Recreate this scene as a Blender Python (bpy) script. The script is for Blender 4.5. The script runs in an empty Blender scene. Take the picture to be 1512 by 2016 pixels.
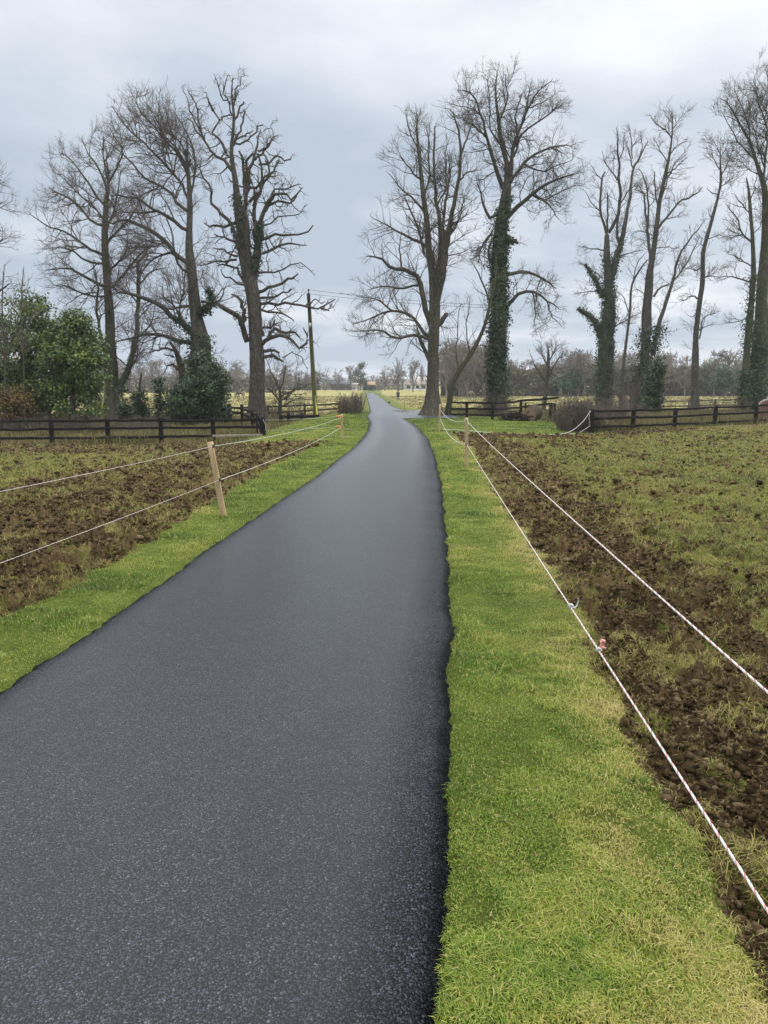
import bpy, math, random
import numpy as np
R = math.radians
rng = np.random.default_rng(7)
random.seed(7)
sc = bpy.context.scene
COL = sc.collection

# ------------------------------------------------------------------ camera model
CAMH, F = 1.7, 1450.0
PITCH = math.atan((1008 - 757) / F)
cp, sp = math.cos(PITCH), math.sin(PITCH)

def ray(px, py):
    dx, dy = (px - 756) / F, (1008 - py) / F
    return np.array([dx, cp + dy * sp, -sp + dy * cp])

def at(px, py, Y):
    d = ray(px, py)
    t = Y / d[1]
    return np.array([d[0] * t, Y, CAMH + d[2] * t])

def px2m(Y):            # metres per photograph pixel at depth Y
    return Y / F

# ------------------------------------------------------------------ numpy noise
def _hash(ix, iy, seed):
    h = (ix.astype(np.int64) * 374761393 + iy.astype(np.int64) * 668265263 + seed * 982451653) & 0xffffffff
    h = ((h ^ (h >> 13)) * 1274126177) & 0xffffffff
    h = (h ^ (h >> 16)) & 0xffffffff
    return h / 4294967295.0

def vnoise(x, y, seed=0):
    x = np.asarray(x, float); y = np.asarray(y, float)
    ix, iy = np.floor(x), np.floor(y)
    fx, fy = x - ix, y - iy
    fx = fx * fx * fx * (fx * (fx * 6 - 15) + 10); fy = fy * fy * fy * (fy * (fy * 6 - 15) + 10)
    a, b = _hash(ix, iy, seed), _hash(ix + 1, iy, seed)
    c, d = _hash(ix, iy + 1, seed), _hash(ix + 1, iy + 1, seed)
    return (a * (1 - fx) + b * fx) * (1 - fy) + (c * (1 - fx) + d * fx) * fy

def fbm(x, y, seed=0, oct=3):
    s, a, t = 0, 1.0, 0
    for o in range(oct):
        s = s + a * vnoise(np.asarray(x) * 2 ** o + 17.3 * o, np.asarray(y) * 2 ** o - 9.1 * o, seed + o); t += a; a *= .5
    return s / t

def ss(a, b, x):
    t = np.clip((np.asarray(x, float) - a) / (b - a), 0, 1)
    return t * t * (3 - 2 * t)

# ------------------------------------------------------------------ terrain
def base(x, y):
    x = np.asarray(x, float); y = np.asarray(y, float)
    z = -0.9 * ss(28, 95, y) + 0.28 * ss(150, 260, y)
    z = z - 0.5 * ss(-2.4, -7, x) * ss(13, 25, y) * (1 - ss(60, 110, y))
    z = z - 0.15 * ss(4, 9, x) * ss(14, 24, y) * (1 - ss(60, 110, y))
    return z

def gp(px, py):
    """point where the line of sight through photo pixel (px, py) meets the land"""
    d = ray(px, py)
    Y = np.concatenate([np.linspace(.8, 60, 3000), np.linspace(60.1, 700, 4000)])
    t = Y / d[1]
    z = CAMH + d[2] * t
    g = z - base(d[0] * t, Y)
    k = np.argmax(g < 0)
    if g[k] >= 0: k = len(Y) - 1
    return np.array([d[0] * t[k], Y[k], float(base(d[0] * t[k], Y[k]))])

def bz(x, y): return float(base(x, y))

# ------------------------------------------------------------------ object helpers
def tag(o, label=None, cat=None, group=None, kind=None):
    if label: o['label'] = label
    if cat: o['category'] = cat
    if group: o['group'] = group
    if kind: o['kind'] = kind
    return o

def empty(name, loc, label=None, cat=None, group=None):
    o = bpy.data.objects.new(name, None); COL.objects.link(o); o.location = loc
    o.empty_display_size = .2
    return tag(o, label, cat, group)

def mesh_obj(name, V, faces, mat, parent=None, smooth=False, attrs=None, origin=None, mat_idx=None):
    """V (n,3); faces: list of int arrays (m,k).  World coordinates; origin shifts local space."""
    V = np.asarray(V, np.float64)
    if parent is not None and origin is None: origin = np.array(parent.matrix_basis.translation if parent.parent is None else parent.get('wloc', (0, 0, 0)))
    if origin is None: origin = np.zeros(3)
    origin = np.asarray(origin, float)
    me = bpy.data.meshes.new(name)
    me.vertices.add(len(V)); me.vertices.foreach_set('co', (V - origin).astype(np.float32).ravel())
    faces = [np.asarray(f, np.int32) for f in faces if len(f)]
    nl = sum(f.size for f in faces); nf = sum(len(f) for f in faces)
    me.loops.add(nl); me.loops.foreach_set('vertex_index', np.concatenate([f.ravel() for f in faces]))
    tot = np.concatenate([np.full(len(f), f.shape[1], np.int32) for f in faces])
    start = np.concatenate([[0], np.cumsum(tot)[:-1]]).astype(np.int32)
    me.polygons.add(nf); me.polygons.foreach_set('loop_start', start)
    try: me.polygons.foreach_set('loop_total', tot)
    except Exception: pass
    if smooth: me.polygons.foreach_set('use_smooth', np.ones(nf, bool))
    mats = mat if isinstance(mat, (list, tuple)) else [mat]
    for m in mats: me.materials.append(m)
    if mat_idx is not None: me.polygons.foreach_set('material_index', np.asarray(mat_idx, np.int32))
    for k, a in (attrs or {}).items():
        at_ = me.attributes.new(k, 'FLOAT', 'POINT'); at_.data.foreach_set('value', np.asarray(a, np.float32))
    me.update(calc_edges=True)
    o = bpy.data.objects.new(name, me); COL.objects.link(o)
    if parent is not None:
        o.parent = parent
    else:
        o.location = origin
    return o

class MB:
    """collects simple solids (world coordinates) into one mesh"""
    def __init__(s): s.V, s.F3, s.F4, s.n = [], [], [], 0
    def add(s, V, F):
        V = np.asarray(V, float)
        for f in F: (s.F4 if len(f) == 4 else s.F3).append([i + s.n for i in f])
        s.V.append(V); s.n += len(V)
    def beam(s, p, q, w, h, seg=1, jit=0.0, up=(0, 0, 1), taper=1.0, sag=0.0):
        p, q = np.asarray(p, float), np.asarray(q, float)
        d = (q - p) / np.linalg.norm(q - p); up = np.asarray(up, float)
        if abs(np.dot(d, up)) > .97: up = np.array([0, 1., 0])
        a = np.cross(d, up); a /= np.linalg.norm(a); b = np.cross(a, d)
        V, Fc = [], []
        bev = min(w, h) * .12
        for k in range(seg + 1):
            t = k / seg; c = p + (q - p) * t - np.array([0, 0, sag * 4 * t * (1 - t)])
            if 0 < k < seg: c = c + b * random.uniform(-jit, jit) + a * random.uniform(-jit, jit) * .5
            ww = w / 2 * (1 + (taper - 1) * t); hh = h / 2 * (1 + (taper - 1) * t)
            for (u, v) in ((-ww, -hh + bev), (-ww + bev, -hh), (ww - bev, -hh), (ww, -hh + bev), (ww, hh - bev), (ww - bev, hh), (-ww + bev, hh), (-ww, hh - bev)):
                V.append(c + a * u + b * v)
        for k in range(seg):
            for i in range(8):
                j = (i + 1) % 8
                Fc.append((8 * k + i, 8 * k + j, 8 * k + 8 + j, 8 * k + 8 + i))
        n = 8 * seg
        for o_, rev in ((0, True), (n, False)):
            qd = [(0, 1, 2, 3), (0, 3, 4, 7), (7, 4, 5, 6)]
            for f in qd:
                f = [o_ + i for i in f]
                Fc.append(tuple(f[::-1]) if rev else tuple(f))
        s.add(V, Fc)
    def box(s, lo, hi):
        (x0, y0, z0), (x1, y1, z1) = lo, hi
        V = [(x0, y0, z0), (x1, y0, z0), (x1, y1, z0), (x0, y1, z0), (x0, y0, z1), (x1, y0, z1), (x1, y1, z1), (x0, y1, z1)]
        s.add(V, [(3, 2, 1, 0), (4, 5, 6, 7), (0, 1, 5, 4), (1, 2, 6, 5), (2, 3, 7, 6), (3, 0, 4, 7)])
    def tube(s, P, r, sides=8):
        V, Fq = tube_np(np.asarray(P, float)[None], np.broadcast_to(np.asarray(r, float), (len(P),))[None], sides)
        n = len(P); cap0 = len(V); V = np.vstack([V, P[0], P[-1]])
        F = [tuple(f) for f in Fq]
        for i in range(sides):
            j = (i + 1) % sides
            F.append((j, i, cap0)); F.append(((n - 1) * sides + i, (n - 1) * sides + j, cap0 + 1))
        s.add(V, F)
    def build(s, name, mat, parent=None, smooth=False, origin=None, wobble=0.0):
        V = np.vstack(s.V)
        if wobble: V = V + rng.normal(0, wobble, V.shape)
        fs = []
        if s.F4: fs.append(np.array(s.F4))
        if s.F3: fs.append(np.array(s.F3))
        return mesh_obj(name, V, fs, mat, parent, smooth, origin=origin)

def tube_np(P, Rd, sides, flute=0.0, seed=0):
    """P (N,K,3), Rd (N,K) -> verts, quads"""
    N, K, _ = P.shape
    T = np.empty_like(P)
    T[:, 1:-1] = P[:, 2:] - P[:, :-2]; T[:, 0] = P[:, 1] - P[:, 0]; T[:, -1] = P[:, -1] - P[:, -2]
    T /= np.linalg.norm(T, axis=2, keepdims=True) + 1e-9
    ref = np.zeros((N, 1, 3)); D = P[:, -1] - P[:, 0]; D /= np.linalg.norm(D, axis=1, keepdims=True) + 1e-9
    ax = np.abs(D).argmin(axis=1); ref[np.arange(N), 0, ax] = 1
    A = np.cross(T, np.broadcast_to(ref, T.shape)); A /= np.linalg.norm(A, axis=2, keepdims=True) + 1e-9
    B = np.cross(T, A)
    th = np.arange(sides) * 2 * math.pi / sides
    rr = np.broadcast_to(Rd[:, :, None], (N, K, sides)).copy()
    if flute:
        s = np.cumsum(np.linalg.norm(np.diff(P, axis=1, prepend=P[:, :1]), axis=2), axis=1)
        for o, (fa, fs) in enumerate(((1.6, .35), (4, .8))):
            nz = vnoise((np.cos(th) * fa)[None, None] + s[:, :, None] * fs + 50 + seed, (np.sin(th) * fa)[None, None] + np.arange(N)[:, None, None] * 7.7 + 50, seed + o)
            rr *= 1 + flute * (1 if o == 0 else .6) * (nz - .5) * 2
    V = P[:, :, None] + A[:, :, None] * (np.cos(th)[None, None, :, None] * rr[..., None]) + B[:, :, None] * (np.sin(th)[None, None, :, None] * rr[..., None])
    V = V.reshape(-1, 3)
    n, k, i = np.meshgrid(np.arange(N), np.arange(K - 1), np.arange(sides), indexing='ij')
    j = (i + 1) % sides; b0 = (n * K + k) * sides; b1 = b0 + sides
    Q = np.stack([b0 + i, b1 + i, b1 + j, b0 + j], -1).reshape(-1, 4)
    return V, Q

# ------------------------------------------------------------------ materials
def mat(name):
    m = bpy.data.materials.new(name); m.use_nodes = True
    nt = m.node_tree; nt.nodes.clear()
    return m, nt
class N:
    def __init__(s, nt): s.nt = nt
    def __call__(s, t, ins=None, **kw):
        n = s.nt.nodes.new(t)
        for k, v in kw.items(): setattr(n, k, v)
        for k, v in (ins or {}).items():
            if hasattr(v, 'is_output'): s.nt.links.new(v, n.inputs[k])
            else: n.inputs[k].default_value = v
        return n
    def ramp(s, fac, stops, interp='LINEAR'):
        n = s.nt.nodes.new('ShaderNodeValToRGB'); cr = n.color_ramp; cr.interpolation = interp
        while len(cr.elements) < len(stops): cr.elements.new(.5)
        for e, (p, c) in zip(cr.elements, stops):
            e.position = p; e.color = (*c, 1) if len(c) == 3 else c
        s.nt.links.new(fac, n.inputs[0]); return n.outputs[0]
    def mix(s, f, a, b, bt='MIX'):
        n = s.nt.nodes.new('ShaderNodeMix'); n.data_type = 'RGBA'; n.blend_type = bt
        for i, v in ((0, f), (6, a), (7, b)):
            if hasattr(v, 'is_output'): s.nt.links.new(v, n.inputs[i])
            else: n.inputs[i].default_value = v if i == 0 else ((*v, 1) if len(v) == 3 else v)
        return n.outputs[2]
    def math(s, op, a, b=0.0, c=0.0, clamp=False):
        n = s.nt.nodes.new('ShaderNodeMath'); n.operation = op; n.use_clamp = clamp
        for i, v in enumerate((a, b, c)):
            if hasattr(v, 'is_output'): s.nt.links.new(v, n.inputs[i])
            else: n.inputs[i].default_value = v
        return n.outputs[0]
    def noise(s, co, scale, detail=3, rough=.5):
        n = s('ShaderNodeTexNoise', {'Scale': scale, 'Detail': detail, 'Roughness': rough}); s.nt.links.new(co, n.inputs['Vector'])
        return n.outputs[0]
    def out(s, sh):
        o = s('ShaderNodeOutputMaterial'); s.nt.links.new(sh, o.inputs[0])
    def bsdf(s, col, rough=.8, bump=None, bs=.5, bd=.02, spec=.3, metal=0.0):
        b = s('ShaderNodeBsdfPrincipled', {'Roughness': rough, 'Specular IOR Level': spec, 'Metallic': metal})
        if hasattr(col, 'is_output'): s.nt.links.new(col, b.inputs['Base Color'])
        else: b.inputs['Base Color'].default_value = (*col, 1)
        if bump is not None:
            bn = s('ShaderNodeBump', {'Strength': bs, 'Distance': bd, 'Height': bump}); s.nt.links.new(bn.outputs[0], b.inputs['Normal'])
        return b.outputs[0]

def co(n): return n('ShaderNodeTexCoord').outputs['Object']
def attr(n, k): return n('ShaderNodeAttribute', attribute_name=k).outputs['Fac']
def mapped(n, c, scale): return n('ShaderNodeMapping', {'Vector': c, 'Scale': scale}).outputs[0]

def simple(name, c1, c2, scale=8, rough=.8, bump=.3, bd=.01, spec=.25, stretch=(1, 1, 1)):
    m, nt = mat(name); n = N(nt); c = mapped(n, co(n), stretch)
    f = n.noise(c, scale, 5, .6)
    n.out(n.bsdf(n.ramp(f, [(.3, c1), (.7, c2)]), rough, f, bump, bd, spec)); return m

def bark(name, c1, c2, moss=(.075, .085, .03), mossy=.4, scale=1.0):
    m, nt = mat(name); n = N(nt); c = co(n)
    st = mapped(n, c, (9 * scale, 9 * scale, 1.6 * scale))
    f = n.noise(st, 1.6, 6, .65); fr = n.math('ABSOLUTE', n.math('SUBTRACT', f, .5)); fr = n.math('MULTIPLY', fr, 5, clamp=True)
    col = n.ramp(fr, [(0, tuple(v * .45 for v in c1)), (.35, c1), (.9, c2)])
    mf = n.noise(c, .9, 4, .6)
    col = n.mix(n.ramp(mf, [(.5 - .1 * mossy, (0, 0, 0)), (.75, (mossy,) * 3)]), col, moss)
    pale = n.noise(c, 3.1, 3, .6)
    col = n.mix(n.ramp(pale, [(.58, (0, 0, 0)), (.72, (.35,) * 3)]), col, (.22, .21, .18))
    n.out(n.bsdf(col, .9, fr, .9, .04, .15)); return m

def twigmat(name, c1, c2):
    m, nt = mat(name); n = N(nt)
    f = n.noise(co(n), 1.3, 3)
    n.out(n.bsdf(n.ramp(f, [(.35, c1), (.65, c2)]), .85, spec=.15)); return m

def leafmat(name, stops, gloss=.35, spec=.5, trans=.25, attrn='tint'):
    m, nt = mat(name); n = N(nt)
    col = n.ramp(attr(n, attrn), stops)
    b = n.bsdf(col, gloss, spec=spec)
    t = n('ShaderNodeBsdfTranslucent'); nt.links.new(col, t.inputs[0])
    mx = n('ShaderNodeMixShader', {0: trans}); nt.links.new(b, mx.inputs[1]); nt.links.new(t.outputs[0], mx.inputs[2])
    n.out(mx.outputs[0]); return m

M = {}
M['bark_grey'] = bark('bark_grey', (.118, .102, .083), (.205, .182, .15), mossy=.35)
M['bark_dead'] = bark('bark_dead', (.128, .105, .085), (.235, .20, .165), mossy=.12)
M['bark_lime'] = bark('bark_lime', (.13, .108, .080), (.225, .192, .145), mossy=.45)
M['bark_moss'] = bark('bark_moss', (.11, .096, .066), (.19, .168, .115), mossy=.85)
M['twig_grey'] = twigmat('twig_grey', (.085, .07, .055), (.14, .115, .09))
M['twig_red'] = twigmat('twig_red', (.095, .074, .060), (.155, .122, .10))
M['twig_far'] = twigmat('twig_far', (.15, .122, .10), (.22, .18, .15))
M['ivy'] = leafmat('ivy', [(0, (.012, .024, .008)), (.5, (.032, .058, .014)), (.85, (.062, .098, .026)), (1, (.09, .11, .035))], .45, .4, .15)
M['evergreen'] = leafmat('evergreen', [(0, (.030, .048, .009)), (.5, (.088, .135, .020)), (.85, (.175, .215, .034)), (1, (.26, .26, .05))], .45, .4, .2)
M['amber_leaf'] = leafmat('amber_leaf', [(0, (.07, .05, .012)), (.6, (.15, .095, .02)), (1, (.24, .14, .03))], .5, .35, .2)
M['grass'] = leafmat('grass', [(0, (.045, .085, .010)), (.3, (.135, .215, .026)), (.55, (.265, .315, .045)), (.78, (.40, .355, .095)), (1, (.50, .40, .17))], .55, .25, .3)
M['fieldgrass'] = leafmat('fieldgrass', [(0, (.055, .080, .012)), (.35, (.18, .205, .030)), (.62, (.28, .25, .06)), (.85, (.30, .22, .09)), (1, (.17, .115, .055))], .6, .2, .25)
M['deadgrass'] = leafmat('deadgrass', [(0, (.05, .055, .018)), (.5, (.15, .125, .05)), (1, (.30, .23, .11))], .7, .15, .2)

m, nt = mat('soil'); n = N(nt)
n.out(n.bsdf(n.ramp(attr(n, 'tint'), [(0, (.030, .0185, .009)), (.5, (.094, .061, .030)), (1, (.20, .14, .075))]), .95, n.noise(co(n), 75, 4, .75), 1.0, .02, .06)); M['soil'] = m
m, nt = mat('ground'); n = N(nt); c = co(n)
big = n.noise(c, .35, 4, .6); mid = n.noise(c, 3.0, 5, .65); fin = n.noise(c, 26, 7, .78)
green = n.ramp(n.math('MULTIPLY_ADD', fin, .6, n.math('MULTIPLY', mid, .4)), [(.35, (.055, .062, .013)), (.5, (.115, .125, .024)), (.66, (.20, .185, .05))])
lush = n.ramp(n.math('MULTIPLY_ADD', fin, .5, n.math('MULTIPLY', mid, .5)), [(.35, (.04, .05, .010)), (.52, (.085, .105, .018)), (.68, (.16, .16, .04))])
past = n.ramp(n.math('MULTIPLY_ADD', mid, .55, n.math('MULTIPLY', big, .45)), [(.36, (.155, .145, .05)), (.5, (.26, .225, .085)), (.64, (.34, .29, .12))])
clump = n.noise(mapped(n, c, (1, .5, 1)), 1.1, 5, .7)
past = n.mix(n.ramp(clump, [(.30, (.75,) * 3), (.46, (0, 0, 0))]), past, (.085, .08, .03))
wetm = n.noise(c, 1.7, 4, .65)
mudc = n.ramp(n.math('MULTIPLY_ADD', fin, .6, n.math('MULTIPLY', mid, .4)), [(.32, (.031, .019, .0085)), (.5, (.082, .053, .025)), (.68, (.165, .112, .056))])
mudc = n.mix(1.0, mudc, n.ramp(wetm, [(.38, (.62,) * 3), (.62, (1.5, 1.45, 1.4))]), 'MULTIPLY')
gm = n.mix(attr(n, 'lush'), green, lush)
gm = n.mix(attr(n, 'past'), gm, past)
gm = n.mix(attr(n, 'mud'), gm, mudc)
gm = n.mix(attr(n, 'scrub'), gm, n.ramp(mid, [(.35, (.045, .036, .02)), (.65, (.12, .095, .045))]))
wet = .95
b = n('ShaderNodeBsdfPrincipled', {'Base Color': gm, 'Roughness': wet, 'Specular IOR Level': .08})
bn = n('ShaderNodeBump', {'Strength': 1.0, 'Distance': .05, 'Height': n.math('MULTIPLY_ADD', fin, .6, n.math('MULTIPLY', mid, .4))}); nt.links.new(bn.outputs[0], b.inputs['Normal'])
n.out(b.outputs[0]); M['ground'] = m

m, nt = mat('asphalt'); n = N(nt); c = co(n)
wob = n('ShaderNodeMix', {0: .012}, data_type='RGBA', blend_type='ADD'); nt.links.new(c, wob.inputs[6])
wob.inputs[0].default_value = .016
nz = n('ShaderNodeTexNoise', {'Scale': 140.0, 'Detail': 2.0}); nt.links.new(c, nz.inputs['Vector']); nt.links.new(nz.outputs['Color'], wob.inputs[7])
v1 = n('ShaderNodeTexVoronoi', {'Scale': 130.0, 'Randomness': 1.0}, voronoi_dimensions='2D'); nt.links.new(wob.outputs[2], v1.inputs['Vector'])
v2 = n('ShaderNodeTexVoronoi', {'Scale': 300.0, 'Randomness': 1.0}); nt.links.new(c, v2.inputs['Vector'])
sep = n('ShaderNodeSeparateColor'); nt.links.new(v1.outputs['Color'], sep.inputs[0])
stone = n.ramp(sep.outputs[0], [(0, (.0125, .0138, .0175)), (.5, (.0305, .0335, .0425)), (.9, (.054, .059, .073)), (1, (.10, .104, .12))])
gap = n.ramp(v1.outputs['Distance'], [(.30, (1, 1, 1)), (.45, (.04, .04, .04))])
stone = n.mix(1.0, stone, gap, 'MULTIPLY')
pat = n.noise(mapped(n, c, (1.2, .28, 1)), .9, 4, .55); pat2 = n.noise(c, 5.0, 4, .6)
grain = n.ramp(n.noise(c, 42, 3, .7), [(.34, (.66,) * 3), (.5, (1.0,) * 3), (.66, (1.4, 1.4, 1.42))])
stone = n.mix(1.0, stone, grain, 'MULTIPLY')
tone = n.ramp(n.math('MULTIPLY_ADD', pat, .6, n.math('MULTIPLY', pat2, .4)), [(.36, (.72, .72, .74)), (.64, (1.25, 1.22, 1.2))])
stone = n.mix(1.0, stone, tone, 'MULTIPLY')
edm = n.math('SUBTRACT', n.math('MULTIPLY', attr(n, 'edge'), 1.9), n.math('MULTIPLY', sep.outputs[2], .9), clamp=True)
worn = n.mix(n.math('MULTIPLY', attr(n, 'track'), .55), stone, (.105, .098, .092))
worn = n.mix(n.math('MULTIPLY', edm, .92), worn, n.mix(1.0, stone, (.22, .22, .23), 'MULTIPLY'))
hgt = n.math('SUBTRACT', 1.0, n.math('MULTIPLY_ADD', v1.outputs['Distance'], .8, n.math('MULTIPLY', v2.outputs['Distance'], .3)))
hgt = n.math('MULTIPLY_ADD', sep.outputs[1], .55, hgt)
b = n('ShaderNodeBsdfPrincipled', {'Base Color': worn, 'Roughness': n.math('MULTIPLY_ADD', sep.outputs[2], .22, .40), 'Specular IOR Level': n.math('MULTIPLY_ADD', attr(n, 'edge'), -.11, .14), 'Coat Weight': n.math('SUBTRACT', .9, n.math('MULTIPLY', attr(n, 'shoulder'), .9), clamp=True), 'Coat Roughness': .31, 'Coat IOR': 1.26})
bn = n('ShaderNodeBump', {'Strength': .9, 'Distance': .007, 'Height': hgt}); nt.links.new(bn.outputs[0], b.inputs['Normal'])
n.out(b.outputs[0]); M['asphalt'] = m

M['black_wood'] = simple('black_wood', (.007, .006, .0055), (.024, .020, .017), 5, .85, .5, .01, .12, (1, 1, .5))
M['brown_wood'] = simple('brown_wood', (.035, .026, .020), (.10, .078, .058), 6, .85, .5, .01, .2)
M['pale_rail'] = simple('pale_rail', (.22, .18, .13), (.36, .31, .24), 6, .85, .3, .006, .2)
M['grey_rail'] = simple('grey_rail', (.26, .25, .23), (.42, .40, .37), 6, .85, .3, .006, .2)
M['stake'] = simple('stake', (.29, .20, .105), (.47, .34, .19), 7, .8, .4, .004, .2, (6, 6, .7))
M['stake_far'] = simple('stake_far', (.24, .19, .12), (.38, .31, .20), 7, .8, .4, .004, .2, (6, 6, .7))
M['rope_white'] = simple('rope_white', (.42, .405, .38), (.62, .60, .575), 160, .7, .5, .002, .3)
M['rope_red'] = simple('rope_red', (.36, .09, .10), (.50, .20, .20), 160, .7, .5, .002, .3)
M['insulator_orange'] = simple('insulator_orange', (.55, .12, .025), (.70, .19, .04), 20, .4, .1, .002, .5)
M['insulator_black'] = simple('insulator_black', (.012, .012, .012), (.03, .03, .03), 20, .4, .1, .002, .5)
M['ribbon_red'] = simple('ribbon_red', (.55, .16, .14), (.72, .38, .34), 60, .6, .1, .002, .3)
M['pole_wood'] = simple('pole_wood', (.080, .082, .030), (.150, .140, .060), 4, .85, .5, .006, .2, (4, 4, .4))
M['yellow_guard'] = simple('yellow_guard', (.58, .48, .04), (.70, .60, .07), 5, .45, .1, .002, .4)
M['metal'] = simple('metal', (.22, .23, .24), (.33, .34, .35), 12, .45, .1, .002, .5)
M['wire'] = simple('wire', (.05, .055, .06), (.10, .10, .11), 3, .6, 0, .002, .3)
M['sign_white'] = simple('sign_white', (.62, .62, .60), (.75, .75, .73), 6, .5, 0, .002, .3)
M['log_bark'] = bark('log_bark', (.085, .060, .042), (.15, .11, .075), mossy=.3)
M['log_end'] = simple('log_end', (.16, .105, .07), (.27, .19, .13), 9, .9, .4, .01, .15)
M['rust_brick'] = simple('rust_brick', (.10, .055, .04), (.17, .10, .075), 9, .9, .5, .01, .15)
M['pale_stone'] = simple('pale_stone', (.34, .30, .25), (.48, .44, .38), 7, .9, .5, .01, .15)
M['white_wall'] = simple('white_wall', (.58, .57, .54), (.70, .69, .66), 1.5, .9, .1, .01, .15)
M['buff_roof'] = simple('buff_roof', (.24, .20, .165), (.33, .285, .24), 2, .9, .3, .02, .15)
M['orange_roof'] = simple('orange_roof', (.30, .17, .10), (.40, .26, .17), 2, .9, .3, .02, .15)
M['slate_roof'] = simple('slate_roof', (.035, .038, .044), (.065, .068, .075), 2, .7, .3, .02, .3)
M['dark_glass'] = simple('dark_glass', (.015, .018, .022), (.03, .034, .04), 1, .12, 0, .002, .5)
M['horse_brown'] = simple('horse_brown', (.042, .026, .017), (.080, .052, .034), 3, .6, .1, .01, .3)
M['horse_dark'] = simple('horse_dark', (.014, .011, .010), (.032, .025, .021), 3, .6, .1, .01, .3)
M['horse_grey'] = simple('horse_grey', (.115, .085, .062), (.19, .15, .115), 3, .7, .1, .01, .3)
M['mane'] = simple('mane', (.010, .008, .007), (.025, .02, .017), 9, .8, .2, .01, .2)
M['dark_earth'] = simple('dark_earth', (.016, .012, .009), (.04, .03, .022), 9, .95, .6, .02, .15)

# ------------------------------------------------------------------ road outline (photo pixels -> world)
LPX = [(0, 1357), (80, 1305), (180, 1240), (270, 1180), (355, 1120), (430, 1065), (500, 1018), (560, 978), (610, 945), (650, 915), (690, 885), (708, 868), (722, 850), (727, 833), (723, 826), (721, 819), (728, 812), (727, 800), (723, 785), (720, 774)]
RPX = [(872, 2016), (876, 1900), (880, 1750), (884, 1600), (888, 1450), (892, 1300), (893, 1220), (890, 1130), (885, 1075), (880, 1030), (876, 985), (868, 935), (858, 895), (845, 865), (830, 845), (812, 832), (799, 824.5)]
RPX2 = [(800, 808.5), (790, 805.5), (780, 803), (765, 793), (750, 782), (737, 774)]
LW = np.array([gp(*p)[:2] for p in LPX]); RW = np.array([gp(*p)[:2] for p in RPX]); RW2 = np.array([gp(*p)[:2] for p in RPX2])
# carry the edges on behind the camera
dl = LW[0] - LW[2]; dl /= -dl[1]
LW = np.vstack([[LW[0, 0] + (LW[0, 1] - 2.6) * dl[0] * .75, 2.6], LW]) if LW[0, 1] > 2.7 else LW
LW = np.vstack([[LW[0, 0] - .12, -9], [LW[0, 0] - .06, 0], LW]) if True else LW
RW = np.vstack([[RW[0, 0] - .1, -9], RW])
yj0, yj1 = RW[-1, 1], RW2[0, 1]
XEND = 4.3
RALL = np.vstack([RW, [[RW[-1, 0] + .35, yj0 + .25], [2.0, yj0 + .45], [XEND, yj0 + 1.1], [XEND, yj1 - .6], [2.2, yj1 - .25], ], RW2])
o_ = np.argsort(RALL[:, 1], kind='stable'); RALL = RALL[o_]
YEND = min(LW[-1, 1], RALL[-1, 1])
def xl_road(y):
    y = np.asarray(y, float)
    return np.interp(y, LW[:, 1], LW[:, 0]) + (fbm(y * 1.1, y * 0 + 3, 5, 4) - .5) * .05 + (fbm(y * 13, y * 0 + 5, 9, 2) - .5) * .03
def xr_road(y):
    y = np.asarray(y, float)
    return np.interp(y, RALL[:, 1], RALL[:, 0]) + (fbm(y * 1.6, y * 0 + 9, 6, 5) - .5) * .07 + (fbm(y * 15, y * 0 + 4, 8, 2) - .5) * .026

# field (poached mud) outlines
MR = np.array([gp(*p)[:2] for p in [(1500, 2010), (1490, 1960), (1455, 1880), (1400, 1750), (1340, 1620), (1262, 1520), (1235, 1440), (1215, 1370), (1160, 1290), (1120, 1200), (1080, 1110), (1020, 1040), (985, 990), (960, 950), (940, 905), (925, 880), (892, 859)]])
MRT = np.array([gp(*p)[:2] for p in [(885, 854), (960, 855), (1110, 859), (1166, 854), (1250, 848), (1330, 843), (1410, 839), (1490, 836), (1620, 831)]])
ML = np.array([gp(*p)[:2] for p in [(0, 1215), (100, 1180), (190, 1130), (280, 1080), (340, 1035), (400, 1005), (470, 960), (540, 915), (600, 888), (646, 872)]])
MLT = np.array([gp(*p)[:2] for p in [(-600, 880), (0, 876), (210, 875), (420, 874), (520, 873), (600, 871), (646, 870)]])
MR = np.vstack([[MR[0, 0] - .05, -9], MR]); dml = (ML[0, 0] - ML[2, 0]) / (ML[2, 1] - ML[0, 1])
ML = np.vstack([[ML[0, 0] - 4.0, -9], [ML[0, 0] + dml * -.3 - .5, ML[0, 1] - 2.5], ML])

def masks(x, y):
    """mud-field membership (signed distance-like, metres inside) right and left"""
    w = (fbm(x * 2.6, y * 2.6, 31, 4) - .5) * .36 * np.clip(np.abs(y) / 6, .3, 1)
    right = np.minimum(x - np.interp(y, MR[:, 1], MR[:, 0]) + w, (np.interp(x, MRT[:, 0], MRT[:, 1]) - y) + w * 3)
    right = np.where(y > 40, -5, right)
    left = np.minimum(np.interp(y, ML[:, 1], ML[:, 0]) - x + w, (np.interp(x, MLT[:, 0], MLT[:, 1]) - y) + w * 3)
    left = np.where(y > 45, -5, left)
    left = np.where(x > 0, -5, left); right = np.where(x < 0, -5, right)
    return right, left

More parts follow.
